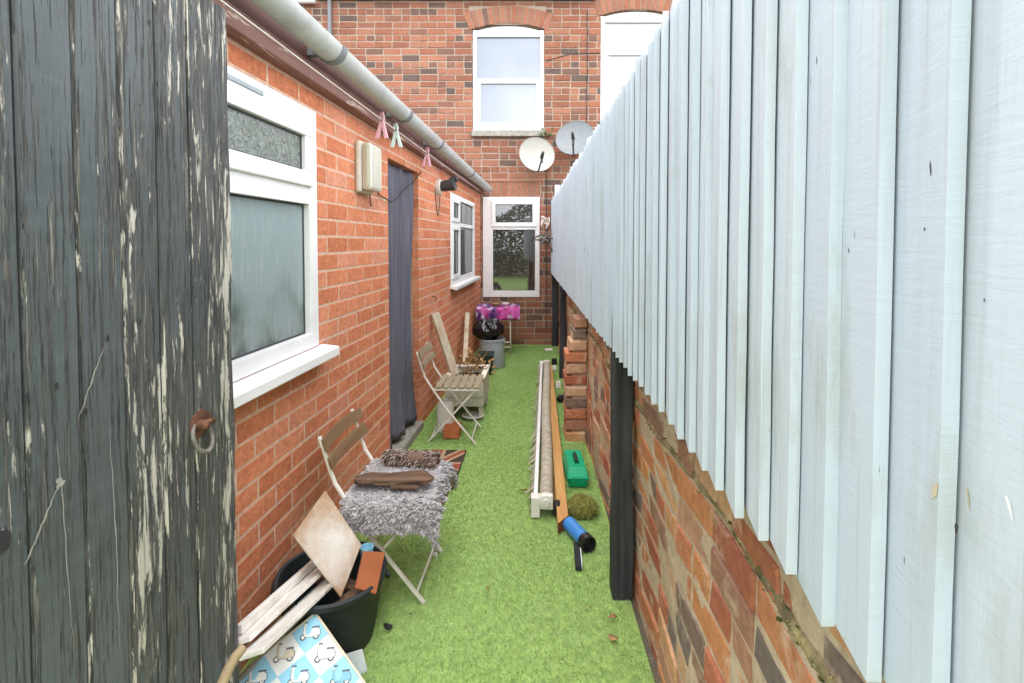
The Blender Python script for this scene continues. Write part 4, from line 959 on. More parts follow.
tag(mb.build('metal_rod', M['iron'], smooth=True), 'thin grey metal rod resting across the scooter board edge', 'rod')
# patterned scooter board
p0 = D(316, 612, 1.60); pl = D(253, 663, 1.48); pr = D(366, 683, 1.45); ea = (pl-p0)*1.9; eb = (pr-p0)*1.5
nn = ea.cross(eb).normalized(); nn = nn if nn.z > 0 else -nn
sb = MB(); S = lambda a, b, h=0: p0+ea*a+eb*b+nn*h
sb.hexa([S(0, 0, -.012), S(1, 0, -.012), S(1, 1, -.012), S(0, 1, -.012), S(0, 0), S(1, 0), S(1, 1), S(0, 1)], 0)
la_, lb_ = ea.length, eb.length; cell = .082
def spoly(pts, h, m): sb.poly([S(x/la_, y/lb_, h) for x, y in pts], m)
na, nbb = int(la_/cell)+1, int(lb_/cell)+1
for i in range(na):
    for j in range(nbb):
        x0, x1, y0, y1 = i*cell, min((i+1)*cell, la_-.001), j*cell, min((j+1)*cell, lb_-.001)
        if (i+j) % 2 == 0: spoly([(x0, y0), (x1, y0), (x1, y1), (x0, y1)], .0008, 1)
        if x1-x0 < cell*.9 or y1-y0 < cell*.9: continue
        cx, cy = (x0+x1)/2, (y0+y1)/2; k = cell*.42; body = [2, 0, 3][(i*2+j) % 3] if (i+j) % 2 else [0, 2, 0][(i+2*j) % 3]
        # motif drawn in the board's plane, upright along the board's diagonal; outline pieces stacked
        ux, uy = -.62, -.78; vx, vy = .78, -.62
        Q = lambda a, b: (cx-ux*b*k*-1*1.0+vx*a*k*1.0, cy-uy*b*k*-1+vy*a*k)
        def shape(pts, h, m): spoly([(max(0, min(la_-.001, q[0])), max(0, min(lb_-.001, q[1]))) for q in (Q(*p) for p in pts)], h, m)
        circ = lambda cx_, cy_, r_, n=14: [(cx_+r_*math.cos(2*math.pi*q/n), cy_+r_*math.sin(2*math.pi*q/n)) for q in range(n)]
        B1 = [(-.82, -.28), (-.80, .10), (-.55, .32), (-.12, .30), (.0, -.18), (.34, -.22), (.46, .42), (.40, .74), (.54, .78), (.62, .40), (.58, -.05), (.42, -.36), (-.2, -.38)]
        grow = lambda P, g: [(a*(1+g)+.02*(1 if a < 0 else -1)*0, b*(1+g)) for a, b in P]
        shape(circ(-.52, -.36, .27), .0012, 4); shape(circ(-.52, -.36, .16), .0016, 0); shape(circ(.56, -.36, .27), .0012, 4); shape(circ(.56, -.36, .16), .0016, 0)
        shape(grow(B1, .07), .0018, 4); shape(B1, .0022, body)
        shape([(-.72, .34), (-.70, .46), (-.12, .45), (-.06, .34)], .0026, 4)
        shape([(.30, .74), (.28, .84), (.62, .90), (.64, .80)], .0026, 4); shape(circ(.60, .62, .10), .0026, 3)
for (x0, x1, y0, y1) in ((0, la_, 0, .006), (0, .006, .006, lb_)): spoly([(x0, y0), (x1, y0), (x1, y1), (x0, y1)], .003, 3)
tag(sb.build('scooter_board', [M['sc_white'], M['sc_blue'], M['sc_teal'], M['sc_cream'], M['sc_line']], org=p0, fixn=False), 'blue and white checked board printed with little motor scooters leaning on the bucket', 'board')
# cloudy plastic tray by the bucket
pb = [D(342, 655, 1.62), D(362.5, 648.5, 1.66), D(372, 688, 1.60), D(352, 700, 1.56)]
slab('plastic_sheet', pb, .006, M['acrylic'], 'cloudy grey plastic sheet propped between bucket and scooter board', 'plastic sheet', .002)
# pale curved offcut at the gate foot
mb = MB(); pts = [D(x, y, yy_) for x, y, yy_ in ((214, 712, 1.18), (222, 684, 1.2), (229, 668, 1.22), (236, 656, 1.24), (243, 648, 1.26))]
mb.tube(pts, [.013, .013, .0125, .012, .011], 12)
tag(mb.build('bent_offcut', M['ash_wood'], smooth=True), 'pale curved wood offcut standing at the foot of the gate', 'offcut')

# doormat with a flag pattern
x0, x1, y0, y1 = -.70, -.325, 2.84, 3.36; mb = MB(); fr = lambda a, b, c: Vector((a+.05*(b-2.84), b, c))
mb.box(fr, x0, x1, y0, y1, .004, .016, 0)
cx, cy = (x0+x1)/2, (y0+y1)/2
def clipstrip(p, q, w, z, m):
    p, q = Vector(p), Vector(q); d = (q-p).normalized(); s_ = Vector((-d.y, d.x))*w/2; poly = [p-s_-d*.2, q-s_+d*.2, q+s_+d*.2, p+s_-d*.2]
    for (ax, sg, lim) in ((0, 1, x0+.004), (0, -1, -(x1-.004)), (1, 1, y0+.004), (1, -1, -(y1-.004))):
        out = []
        for i in range(len(poly)):
            a, b = poly[i], poly[(i+1) % len(poly)]; da, db = sg*a[ax]-lim, sg*b[ax]-lim
            if da >= 0: out.append(a)
            if da*db < 0: out.append(a+(b-a)*(da/(da-db)))
        poly = out
    mb.poly([fr(a.x, a.y, z) for a in poly], m)
clipstrip((x0, y0), (x1, y1), .075, .017, 2); clipstrip((x0, y1), (x1, y0), .075, .0172, 2)
clipstrip((x0, y0), (x1, y1), .03, .0178, 1); clipstrip((x0, y1), (x1, y0), .03, .0181, 1)
clipstrip((cx, y0), (cx, y1), .12, .0186, 2); clipstrip((x0, cy), (x1, cy), .12, .0189, 2)
clipstrip((cx, y0), (cx, y1), .075, .0195, 1); clipstrip((x0, cy), (x1, cy), .075, .0198, 1)
tag(mb.build('doormat', [M['mat_dark'], M['mat_red'], M['mat_tan']]), 'brown and rust doormat with a crossed flag pattern outside the doorway', 'doormat')

# ------------------------------------------------------------------ beyond the second chair
pn = G(484, 424); NLx, NRx = -.52, -.222; PY0, PY1 = 3.99, 4.40
o = thing('wooden_planter', ((NLx+NRx)/2, 4.2, 0), 'cream wooden trough planter on short legs behind the farther chair', 'planter')
fr = lambda a, b, c: Vector((a+.06*(b-PY0), b, c)); th = .022
mb = MB(); zb, zt_ = .10, .315
for k in range(3):
    za, zc = zb+k*.072, zb+k*.072+.069
    mb.box(fr, NLx, NRx, PY0, PY0+th, za, zc); mb.box(fr, NLx, NRx, PY1-th, PY1, za, zc); mb.box(fr, NLx, NLx+th, PY0+th, PY1-th, za, zc); mb.box(fr, NRx-th, NRx, PY0+th, PY1-th, za, zc)
mb.build('trough', M['planter'], o, bevel=.002)
mb = MB(); e = .012
mb.box(fr, NLx-e, NRx+e, PY0-e, PY0+.03, zt_, zt_+.014); mb.box(fr, NLx-e, NRx+e, PY1-.03, PY1+e, zt_, zt_+.014); mb.box(fr, NLx-e, NLx+.03, PY0+.03, PY1-.03, zt_, zt_+.0138); mb.box(fr, NRx-.03, NRx+e, PY0+.03, PY1-.03, zt_, zt_+.0138)
mb.build('rim', M['chair_metal'], o, bevel=.002)
for x in (NLx+.005, NRx-.04):
    for y in (PY0+.024, PY1-.06):
        mb = MB(); mb.box(fr, x, x+.035, y, y+.035, 0, zb+.1); mb.build('leg', M['planter'], o, bevel=.002)
mb = MB(); vs = []; n = 10
for i in range(n+1):
    for j in range(n+1): vs.append(fr(NLx+th+(NRx-NLx-2*th)*i/n, PY0+th+(PY1-PY0-2*th)*j/n, .265+.02*noise.noise((i*.6, j*.6, 3))))
mb.mesh(vs, [(i*(n+1)+j, (i+1)*(n+1)+j, (i+1)*(n+1)+j+1, i*(n+1)+j+1) for i in range(n) for j in range(n)]); mb.build('soil', M['soil'], o, smooth='all')
# dead plant in it
o = thing('dead_plant', (-.33, 4.25, .27), 'withered brown plant with curled stems in the trough planter', 'plant'); mb = MB()
for k in range(12):
    b = Vector((random.uniform(-.42, -.25), random.uniform(4.1, 4.34), .268)); d = Vector((random.gauss(0, .05), random.gauss(.05, .05), random.uniform(.05, .15))); mb.tube([b, b+d*.5+Vector((.01, 0, .01)), b+d, b+d+Vector((random.gauss(.02, .03), random.gauss(0, .02), random.gauss(-.01, .03)))], [.004, .0035, .003, .001], 5)
p = [D(x, y, 4.2) for x, y in ((453, 350), (457, 362), (463, 370), (470, 375), (478, 376))]; mb.tube(p, [.004, .006, .006, .005, .002], 6)
mb.build('stem', M['twig'], o, smooth='all')
mb = MB(); leaves(mb, (-.30, 4.3, .29), 36, .06, .05); mb.build('foliage', M['leaf_dry'], o)
mb = MB(); o = thing('dead_shrub', D(473, 372, 4.75), 'withered shrub with curled tan leaves beside the green crate', 'plant')
c = D(473, 372, 4.75); c.z = 0; o.location = c; ORG[o.name] = Vector(c)
for k in range(9):
    q = [c, c+Vector((random.gauss(0, .03), random.gauss(0, .03), .2)), c+Vector((random.gauss(0, .08), random.gauss(0, .06), random.uniform(.3, .5)))]; mb.tube(q, [.005, .004, .0015], 5)
mb.tube([c+Vector((.05, -.05, .33)), D(484, 357, 4.7), D(492, 346, 4.8)], [.004, .003, .0015], 5)
mb.build('stem', M['twig'], o, smooth='all'); mb = MB(); leaves(mb, c+Vector((0, 0, .24)), 90, .055, .05, flat=1); mb.build('foliage', M['leaf_dry'], o)
# leaning posts
lath(D(455, 375, 4.15), at_n(434.5, 313, .03), .072, .03, R(-35), M['cream_wood'], 'leaning_post', 'cream and tan timber leaning from the planter to the brick wall', 'timber')
lath(D(463, 400, 4.50), at_n(467.5, 314, .05), .045, .045, R(0), M['cream_wood'], 'leaning_post', 'pale timber post leaning on the wall behind the planter', 'timber')
# container and brick under the chair
c = G(445.5, 431); o = thing('plastic_container', c, 'white plastic container standing under the farther chair', 'container')
mb = MB(); prof = []
for k, (s_, z) in enumerate(((.85, 0), (1, .015), (1, .07), (.97, .12), (1, .16), (.95, .19), (.7, .215), (.35, .225))):
    for q in range(24):
        a = q*2*math.pi/24; ca, sa = math.cos(a), math.sin(a); r_ = (abs(ca)**4+abs(sa)**4)**-.25; prof.append(c+Vector((ca*r_*.062*s_, sa*r_*.05*s_, z)))
mb.mesh(prof, [(k*24+q, k*24+(q+1) % 24, (k+1)*24+(q+1) % 24, (k+1)*24+q) for k in range(7) for q in range(24)]+[tuple(range(24)), tuple(range(7*24, 8*24))])
mb.build('body', M['white_plastic'], o, smooth=True); mb = MB(); mb.lathe([(.02, .222), (.02, .24), (.001, .241)], c, 16); mb.build('cap', M['white_plastic'], o, smooth=True)
c = G(451, 439.5); mb = MB(); fr = lambda a, b, z: c+Vector((a, b, z)); mb.box(fr, -.058, .058, 0, .17, .004, .072); tag(mb.build('loose_brick', M['rubble'], bevel=.006), 'loose orange brick on the grass under the farther chair', 'brick')
c = G(473, 418); mb = MB(); mb.lathe([(.001, .006), (.06, .006), (.085, .022), (.088, .024), (.06, .012), (.001, .011)], c, 24); tag(mb.build('saucer', M['white_plastic'], smooth=True), 'white plant saucer on the ground under the planter', 'saucer')

# grey bin, bag, crate, table
c = Vector((-.225, 5.72, 0)); o = thing('plastic_bin', c, 'grey round plastic bin near the house wall', 'bin')
mb = MB(); mb.lathe([(.001, .004), (.146, .004), (.15, .012), (.138, .29), (.146, .292), (.146, .312), (.138, .314), (.13, .29), (.142, .02), (.001, .015)], c, 40); mb.build('tub', M['bin'], o, smooth=True)
for s_ in (0, 1):
    mb = MB(); a0 = -.6+s_*math.pi; mb.tube([c+Vector((math.cos(a0+.3*k/6)*.155, math.sin(a0+.3*k/6)*.155, .285+.02*math.sin(k*math.pi/6))) for k in range(7)], .006, 6); mb.build('handle', M['bin'], o, smooth='all')
bm = bmesh.new(); bmesh.ops.create_icosphere(bm, subdivisions=5, radius=1)
for v_ in bm.verts:
    p = v_.co.copy(); two = .16*abs(p.x+.1)**.8*(1 if p.z > -.3 else 0)-.05; a = math.atan2(p.y, p.x)
    cr = .05*math.sin(a*11+4*noise.noise(p*1.4))*(.4+max(0, p.z))+.13*noise.noise(p*2.1)+.05*noise.noise(p*5.5)+.025*noise.noise(p*12)
    v_.co = Vector((p.x*.158, p.y*.135, p.z*.125))*(1+cr+two)
vs = [v_.co.copy()+Vector((-.265, 5.70, .405)) for v_ in bm.verts]; fs = [tuple(v_.index for v_ in f.verts) for f in bm.faces]; bm.free()
mb = MB(); mb.mesh(vs, fs); tag(mb.build('refuse_bag', M['bag'], smooth='all'), 'crumpled black refuse bag sitting on top of the grey bin', 'refuse bag')
c = Vector((-.275, 5.42, 0)); mb = MB(); fr = lambda a, b, z: c+Vector((a, b, z)); o = thing('plastic_crate', c, 'dark green plastic crate in front of the grey bin', 'crate')
mb.hexa([fr(-.075, -.1, .004), fr(.065, -.1, .004), fr(.065, .1, .004), fr(-.075, .1, .004), fr(-.088, -.11, .19), fr(.078, -.11, .19), fr(.078, .11, .19), fr(-.088, .11, .19)]); mb.build('body', M['crate'], o, bevel=.006)
mb = MB(); mb.box(fr, -.095, .085, -.117, .117, .19, .21); mb.build('rim', M['crate'], o, bevel=.005)
tx0, tx1, ty0, ty1, tz = -.405, .065, 6.25, 6.62, .575
o = thing('folding_table', ((tx0+tx1)/2, 6.4, 0), 'small white metal folding table under a purple cloth by the house', 'table')
fr = lambda a, b, z: Vector((a, b, z)); mb = MB(); mb.box(fr, tx0, tx1, ty0, ty1, tz-.02, tz); mb.build('tabletop', M['white_plastic'], o, bevel=.004)
for (x, y) in ((tx1-.09, ty0+.02), (tx0+.05, ty0+.02), (tx1-.09, ty1-.04), (tx0+.05, ty1-.04)):
    mb = MB(); mb.tube([(x, y, tz-.02), (x+.01, y, 0)], .009, 8); mb.build('leg', M['chair_metal'], o, smooth='all')
for z in (.10, .16):
    mb = MB(); mb.tube([(tx0+.06, ty0+.02, z), (tx1-.085, ty0+.02, z)], .007, 8); mb.build('stretcher', M['chair_metal'], o, smooth='all')
mb = MB(); vs = []; NX, NP = 60, 26; pth = [(ty0-.016, tz-.145), (ty0-.018, tz-.06), (ty0-.012, tz-.004), (ty0+.01, tz+.008), ((ty0+ty1)/2, tz+.008), (ty1, tz+.008), (ty1+.012, tz-.01), (ty1+.014, tz-.12)]
for i in range(NX+1):
    for j in range(NP+1):
        s_ = j/NP*(len(pth)-1); k = min(int(s_), len(pth)-2); f = s_-k; y = pth[k][0]*(1-f)+pth[k+1][0]*f; z = pth[k][1]*(1-f)+pth[k+1][1]*f; x = tx0-.03+(tx1-tx0+.06)*i/NX; fall = max(0, tz-z)
        y += -.10*fall*(1+math.sin(i*.75+1)); z += -.25*fall*(.3 if i > 35 else 0)*-1+.012*noise.noise((i*.2, j*.3, 4))*(1 if fall < .01 else .3)+.02*max(0, noise.noise((i*.13, j*.22, 9)))*(1 if fall < .01 else 0)
        vs.append(Vector((x, y, z)))
mb.mesh(vs, [(i*(NP+1)+j, (i+1)*(NP+1)+j, (i+1)*(NP+1)+j+1, i*(NP+1)+j+1) for i in range(NX) for j in range(NP)])
cl = mb.build('table_cloth', M['floral'], smooth='all'); cl.modifiers.new('t', 'SOLIDIFY').thickness = .002; tag(cl, 'purple and pink flowered cloth over the small folding table', 'cloth')
mb = MB()
for (x, y, s_) in ((-.2, 6.4, .06), (-.08, 6.42, .05)): 
    mb.lathe([(.001, tz+.012), (s_*.7, tz+.014), (s_, tz+.045), (s_*.9, tz+.045), (s_*.6, tz+.02), (.001, tz+.02)], (x, y, 0), 20)
    tag(mb.build('plant_saucer', M['leaf_dry'] if s_ > .055 else M['white_plastic'], smooth=True), 'tan bowl on the purple cloth' if s_ > .055 else 'small white bowl on the purple cloth', 'bowl'); mb = MB()

# ------------------------------------------------------------------ right side
# rolled awning: ribbed roll, white rail with fringe, end brackets
na_ = G(546, 519); fa_ = G(546.5, 371); o = thing('rolled_awning', (na_+fa_)/2, 'long grey ribbed roll with a fringed white rail lying on the grass', 'awning')
ax = (fa_-na_).normalized(); sd = ax.cross(Vector((0, 0, 1))); Lr = (fa_-na_).length
mb = MB(); nr = 1100; pts = []; rad = []
for k in range(nr+1):
    f = k/nr; pts.append(na_+ax*(.03+(Lr-.06)*f)+Vector((.004*math.sin(f*9), 0, .085))); rad.append(.0345-.015*math.exp(-((((k*Lr/1100/.062) % 1)-.5)/.12)**2))
mb.tube(pts, rad, 18); mb.build('roll', M['roll'], o, smooth='all')
mb = MB(); mb.beam(na_-sd*.052+Vector((0, 0, .085)), fa_-sd*.052+Vector((0, 0, .085)), .022, .038); mb.build('rail', M['pvc'], o, bevel=.004)
mb = MB(); nf = 75
vs = [na_+ax*(Lr*k/nf)-sd*.063+Vector((0, 0, .078)) for k in range(nf+1)]; fs = []
for k in range(nf):
    p = (vs[k]+vs[k+1])/2; ln_ = random.uniform(.025, .06); q = p-sd*ln_*.8+Vector((0, 0, -random.uniform(.02, .06))); i = len(vs)
    vs += [q+ax*random.uniform(-.012, .014), q-ax*random.uniform(.0, .02)]; fs.append((k, k+1, i, i+1))
mb.mesh(vs, fs)
mb.build('fringe', M['roll'], o)
for (c, s_) in ((na_, 1), (fa_, -1)):
    mb = MB(); pf = lambda a, b, z: c+sd*a+ax*(b*s_)+Vector((0, 0, z))
    mb.box(pf, -.075, -.03, -.005, .05, 0.004, .108); mb.box(pf, -.03, .035, .0, .03, .045, .118); mb.build('end_bracket', M['white_plastic'], o, bevel=.006)
    mb = MB(); mb.lathe([(.001, -.012), (.017, -.012), (.02, -.006), (.034, -.004), (.036, .03), (.001, .031)], c+Vector((0, 0, .085)), 22, axis=ax*s_); mb.build('end_cap', M['white_plastic'], o, smooth=True)
c = na_+sd*.055+ax*.03; mb = MB(); mb.lathe([(.001, -.02), (.028, -.018), (.03, 0), (.03, .04), (.001, .042)], c+Vector((0, 0, .035)), 20, axis=ax)
tag(mb.build('plastic_disc', M['black_plastic'], smooth=True), 'round black plastic cap beside the near end of the roll', 'cap')
# tan strip standing for the shadow between roll and plank
pA, pB = G(563, 531), G(549.5, 370); d_ = (pB-pA).normalized(); s2 = d_.cross(Vector((0, 0, 1)))
mb = MB(); vs = []; n = 60
for k in range(n+1):
    p = na_.lerp(fa_, .03+.94*k/n)+sd*.045
    vs += [p+sd*(.02+.008*noise.noise((k*.5, 0, 0)))+Vector((0, 0, .02+.01*noise.noise((k*.7, 2, 0)))), p-sd*.015+Vector((0, 0, .028+.012*noise.noise((k*.6, 5, 0))))]
mb.mesh(vs, [(2*k, 2*k+2, 2*k+3, 2*k+1) for k in range(n)]); nt_ = mb.build('gap_shadow_strip', M['twig'], smooth='all'); nt_.modifiers.new('t', 'SOLIDIFY').thickness = .01; tag(nt_, 'tan strip standing for the shadow between the roll and the orange plank', 'matting')
# orange plank, on its edge
a_ = G(563.5, 530, .03); b_ = G(549.5, 368, .03); mb = MB(); d_ = (b_-a_).normalized(); s2 = d_.cross(Vector((0, 0, 1))); ct = Vector((0, 0, 1))
P = lambda o_, x, z, sk=0: o_+s2*x+ct*z+d_*sk
h0, h1, w_ = -.022, .030, .027
mb.hexa([P(a_, -w_, h0, .0), P(a_, w_, h0, .075), P(b_, w_, h0), P(b_, -w_, h0), P(a_, -w_, h1, .0), P(a_, w_, h1, .075), P(b_, w_, h1), P(b_, -w_, h1)])
mb.mi[2] = 1
tag(mb.build('timber_plank', [M['tan_wood_y'], M['end_grain']], bevel=.002), 'long orange brown timber plank lying beside the ribbed roll', 'plank')
# blue tube with black cap
pa, pz = G(575, 530, .036), G(588.5, 544.5, .036); mb = MB(); ax2 = (pz-pa).normalized(); o = thing('blue_tube', (pa+pz)/2, 'bright blue tube with a black end lying by the plank end', 'tube')
q0 = pa-ax2*.06; mb.tube([q0, pz-ax2*.03], .033, 24); mb.build('barrel', M['blue_tube'], o, smooth=True)
mb = MB(); ln_ = (pz-q0).length; mb.lathe([(.0345, ln_-.035), (.037, ln_-.034), (.037, ln_+.004), (.030, ln_+.005), (.027, ln_-.02), (.001, ln_-.021)], q0, 28, axis=ax2); mb.build('end_cap', M['black_plastic'], o, smooth=True)
# black strip with a white edge
pa, pz = G(576.5, 544, .012), G(578.5, 569, .012); o = thing('edging_strip', (pa+pz)/2, 'short black edging strip with a white side lying below the blue tube', 'strip')
mb = MB(); mb.beam(pa, pz, .026, .018); mb.build('strip', M['slate_debris'], o, bevel=.002); d_ = (pz-pa).normalized(); s2 = d_.cross(Vector((0, 0, 1)))
mb = MB(); mb.beam(pa-s2*.0155+Vector((0, 0, .002)), pz-s2*.0155-d_*.012+Vector((0, 0, .002)), .004, .02); mb.build('white_edge', M['pvc'], o)
# green box
c0 = G(568, 489); c1 = G(588.5, 489); bw = (c1-c0).length; o = thing('green_case', (c0+c1)/2, 'green plastic storage case with a handle in its lid by the brick pier', 'storage case')
fr = lambda a, b, z: c0+Vector((a*bw+.0*b, b, z)) ; bl = .30
mb = MB(); mb.hexa([fr(.05, .01, .004), fr(.95, .01, .004), fr(.95, bl-.01, .004), fr(.05, bl-.01, .004), fr(0, 0, .055), fr(1, 0, .055), fr(1, bl, .055), fr(0, bl, .055)]); mb.build('base', M['green_box'], o, bevel=.006)
mb = MB(); mb.box(fr, -.03, 1.03, -.006, bl+.006, .055, .064); mb.hexa([fr(0, 0, .064), fr(1, 0, .064), fr(1, bl, .064), fr(0, bl, .064), fr(.07, .045, .105), fr(.93, .045, .105), fr(.93, bl-.01, .105), fr(.07, bl-.01, .105)]); lid = mb.build('lid', M['green_box'], o, bevel=.005)
mb = MB(); mb.box(fr, .40, .66, .09, .22, .1055, .1085); mb.build('shade_plate', M['green_shaded'], lid); mb = MB(); mb.tube([fr(.52, .10, .109), fr(.52, .11, .122), fr(.52, .20, .122), fr(.52, .21, .109)], .008, 8); mb.build('handle', M['black_plastic'], lid, smooth='all')
for x in (.25, .75): 
    mb = MB(); mb.box(fr, x-.07, x+.07, -.012, -.004, .04, .068); mb.build('latch', M['green_box'], o, bevel=.002)
# mossy stone
def stone(name, c, r, sq, mat, label, cat, seed=0):
    bm = bmesh.new(); bmesh.ops.create_icosphere(bm, subdivisions=4, radius=1); vs = []
    for v_ in bm.verts:
        p = v_.co*(1+.22*noise.noise(v_.co*1.4+Vector((seed, 0, 0)))+.06*noise.noise(v_.co*6)); vs.append(Vector(c)+Vector((p.x*r, p.y*r, (p.z+.8)*r*sq)))
    fs = [tuple(v_.index for v_ in f.verts) for f in bm.faces]; bm.free(); mb = MB(); mb.mesh(vs, fs); return tag(mb.build(name, mat, smooth='all'), label, cat)
ms = stone('mossy_stone', G(582, 514), .068, .72, M['mossy'], 'round mossy stone on the grass next to the green case', 'stone', 2)
co_ = np.array([tuple(v_.co+ms.location) for v_ in ms.data.vertices]); no_ = np.array([tuple(v_.normal) for v_ in ms.data.vertices]); k_ = rng.integers(0, len(co_), 5000); dn = no_[k_]+rng.normal(0, .6, (5000, 3)); dn /= np.linalg.norm(dn, axis=1, keepdims=True)
V, FA, T = strands(co_[k_]+rng.normal(0, .003, (5000, 3)), dn, rng.uniform(.005, .013, 5000), rng.uniform(.002, .004, 5000), np.zeros((5000, 3)), rng.random(5000), seg=2, sides=1)
M['moss_strand'] = strand_mat('moss_strand', [(0, (.14, .15, .03)), (.6, (.30, .31, .08)), (1, (.42, .38, .16))]); tag(np_obj('moss', V, FA, T, M['moss_strand'], (0, 0, 0), ms), kind='stuff')
stone('black_ball', G(561, 402), .036, 1, M['black_plastic'], 'small black rubber ball beside the orange plank', 'ball', 5)
for (px, py, w, h, m, nm, lb) in ((558.5, 389, .05, .07, 'white_plastic', 'plastic_block', 'white plastic block standing behind the black ball'), (554.5, 371, .05, .05, 'white_plastic', 'plastic_block', 'white plastic block at the far end of the plank'), (554.5, 365, .06, .07, 'black_plastic', 'black_lump', 'dark lump lying at the foot of the fence post'), (549, 351, .10, .02, 'paper', 'paper_scrap', 'pale scrap lying on the grass at the house wall')):
    c = G(px, py); mb = MB(); fr = lambda a, b, z: c+Vector((a, b, z)); mb.hexa([fr(-w/2, 0, .003), fr(w/2, .01, .003), fr(w/2, w, .003), fr(-w/2, w*.9, .003), fr(-w*.42, .01, h), fr(w*.45, .012, h*.93), fr(w*.4, w*.9, h), fr(-w*.45, w*.85, h*.9)]); tag(mb.build(nm, M[m], bevel=.004), lb, 'debris')
for (p, q, lb) in (((570, 425), (560, 428), 'thin cream twig on the grass beside the orange plank'), ((519, 490), (536, 492), 'dark twig poking out from the fringed rail')):
    a_, b_ = G(*p, .02), G(*q, .015); mb = MB(); mb.tube([a_, a_.lerp(b_, .5)+Vector((0, 0, .006)), b_], [.003, .004, .003], 6); tag(mb.build('twig', M['twig'] if p[0] < 530 else M['cream_wood'], smooth='all'), lb, 'twig')
# leaves and chips on the grass
mb = MB()
for k in range(150):
    y = random.uniform(1.3, 6.7); x = random.uniform(-.9+.085*y, .36+.028*y); a = random.uniform(0, 6); s_ = random.choice([.003, .004, .005, .008]); c = Vector((x, y, .013))
    d = Vector((math.cos(a), math.sin(a), random.uniform(-.2, .3)))*s_; e = Vector((-math.sin(a), math.cos(a), 0))*s_*random.uniform(.2, .6); mb.poly([c-d, c+e, c+d, c-e], random.choice([0, 0, 1]))
tag(mb.build('debris', [M['twig'], M['cable']], fixn=False), 'scattered tiny twigs and crumbs on the artificial grass', 'debris', kind='stuff')
def fallen(px, py, s_, m, label):
    c = G(px, py, .014); mb = MB(); a = random.uniform(0, 6); n = 9; ring = []
    for k in range(n):
        b = k*2*math.pi/n; r_ = s_*(1+.25*math.cos(2*b)); ring.append(c+Vector((math.cos(b+a)*r_, math.sin(b+a)*r_*.6, .004*math.sin(b*2)+.003)))
    top = c+Vector((0, 0, .003)); mb.mesh([top]+ring, [(0, 1+k, 1+(k+1) % n) for k in range(n)]); o = mb.build('fallen_leaf' if m == 'leaf_dry' else 'slate_chip', M[m], smooth='all'); o.modifiers.new('t', 'SOLIDIFY').thickness = .0015 if m == 'leaf_dry' else .008
    tag(o, label, 'leaf' if m == 'leaf_dry' else 'chip')
fallen(388, 626, .017, 'slate_debris', 'black slate chip on the grass right of the bucket')
fallen(612, 617, .016, 'leaf_dry', 'tan fallen leaf on the grass just below the fence post foot')
fallen(613, 638, .019, 'leaf_dry', 'larger tan fallen leaf nearest the camera by the old wall')
fallen(488, 588, .008, 'leaf_dry', 'tiny dry leaf in the middle of the grass')
fallen(465, 427, .014, 'leaf_dry', 'dry leaf on the grass right of the farther chair')

# ------------------------------------------------------------------ unseen hedge added behind the camera to darken the window reflections
hd = thing('reflection_hedge', (0, -7, 0), 'dark green hedge added unseen behind the viewer to darken the kitchen window reflection', 'hedge')
n = 16000; P = np.stack([rng.uniform(-5, 5, n), rng.normal(-7, .5, n), rng.uniform(0, 1, n)**.8*2.7], 1); P[:, 2] += .35*np.sin(P[:, 0]*2.1)*P[:, 2]/2.7
dn = rng.normal(0, 1, (n, 3)); dn /= np.linalg.norm(dn, axis=1, keepdims=True)
V, FA, T = strands(P, dn, rng.uniform(.08, .18, n), rng.uniform(.06, .12, n), np.zeros((n, 3)), rng.random(n), seg=2, sides=1)
M['hedge'] = strand_mat('hedge_leaf', [(0, (.02, .035, .01)), (1, (.07, .11, .03))], .7, .2)
np_obj('foliage', V, FA, T, M['hedge'], (0, 0, 0), hd)
mb = MB()
for k in range(9): mb.tube([(-4.5+k*1.1, -7, 0), (-4.4+k*1.1, -7.05, 1.2), (-4.5+k*1.1, -7, 2.3)], [.05, .04, .015], 7)
mb.build('stem', M['twig'], hd, smooth='all')
mb = MB(); mb.poly([(-5.5, -7.2, -.006), (5.5, -7.2, -.006), (5.5, -1.2, -.006), (-5.5, -1.2, -.006)]); tag(mb.build('back_garden_turf', M['turf'], org=(0, -4, 0)), kind='structure')
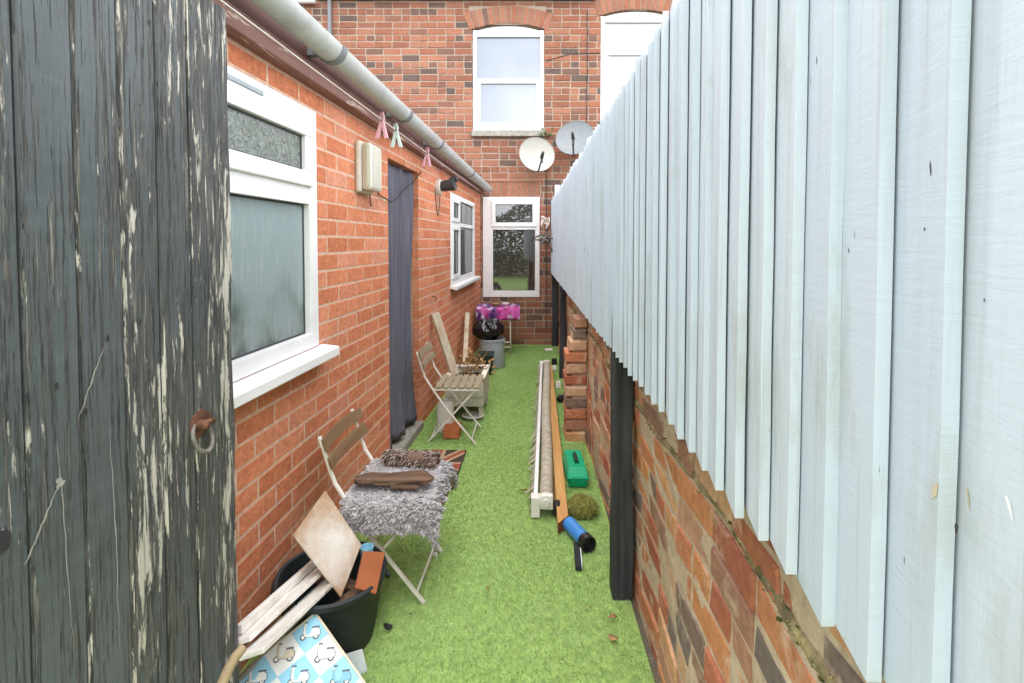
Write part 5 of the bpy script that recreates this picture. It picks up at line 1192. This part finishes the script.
# ------------------------------------------------------------------ light
world = bpy.data.worlds.new('World'); SC.world = world; world.use_nodes = True; wt = world.node_tree; wt.nodes.clear()
EL, AZ = R(66), R(178)
sky = wt.nodes.new('ShaderNodeTexSky'); sky.sky_type = 'NISHITA'; sky.sun_disc = False; sky.sun_elevation = EL; sky.sun_rotation = AZ; sky.dust_density = 2.5; sky.ozone_density = .6
tc = wt.nodes.new('ShaderNodeTexCoord'); nz = wt.nodes.new('ShaderNodeTexNoise'); nz.inputs['Scale'].default_value = 2.2; nz.inputs['Detail'].default_value = 6; nz.inputs['Distortion'].default_value = .4
wt.links.new(tc.outputs['Generated'], nz.inputs['Vector'])
rp_ = wt.nodes.new('ShaderNodeValToRGB'); rp_.color_ramp.elements[0].position = .36; rp_.color_ramp.elements[0].color = (.72, .72, .72, 1); rp_.color_ramp.elements[1].position = .60; rp_.color_ramp.elements[1].color = (.96, .96, .96, 1); wt.links.new(nz.outputs['Fac'], rp_.inputs[0])
cl_ = wt.nodes.new('ShaderNodeValToRGB'); e = cl_.color_ramp.elements; e[0].position = .38; e[0].color = (7.6, 8.0, 8.7, 1); e[1].position = .62; e[1].color = (14.5, 14.6, 14.8, 1); wt.links.new(nz.outputs['Fac'], cl_.inputs[0])
mx = wt.nodes.new('ShaderNodeMix'); mx.data_type = 'RGBA'; wt.links.new(rp_.outputs[0], mx.inputs[0]); wt.links.new(sky.outputs[0], mx.inputs[6]); wt.links.new(cl_.outputs[0], mx.inputs[7])
bg = wt.nodes.new('ShaderNodeBackground'); bg.inputs[1].default_value = .13; wt.links.new(mx.outputs[2], bg.inputs[0]); ow = wt.nodes.new('ShaderNodeOutputWorld'); wt.links.new(bg.outputs[0], ow.inputs[0])
sl = bpy.data.lights.new('sun', 'SUN'); sl.energy = 1.0; sl.angle = R(80); sl.color = (1, .965, .92); so = bpy.data.objects.new('sun', sl); COL.objects.link(so)
# the sun's bearing: rotation measured from +Y clockwise towards +X
sd_ = Vector((math.sin(AZ)*math.cos(EL), math.cos(AZ)*math.cos(EL), math.sin(EL))); so.rotation_euler = sd_.to_track_quat('Z', 'Y').to_euler(); so.location = sd_*30
SC.view_settings.view_transform = 'Standard'; SC.view_settings.look = 'None'; SC.view_settings.gamma = 1; SC.view_settings.exposure = 1.36
SC.render.film_transparent = False
SC.cycles.max_bounces = 8; SC.cycles.diffuse_bounces = 5; SC.cycles.use_denoising = True
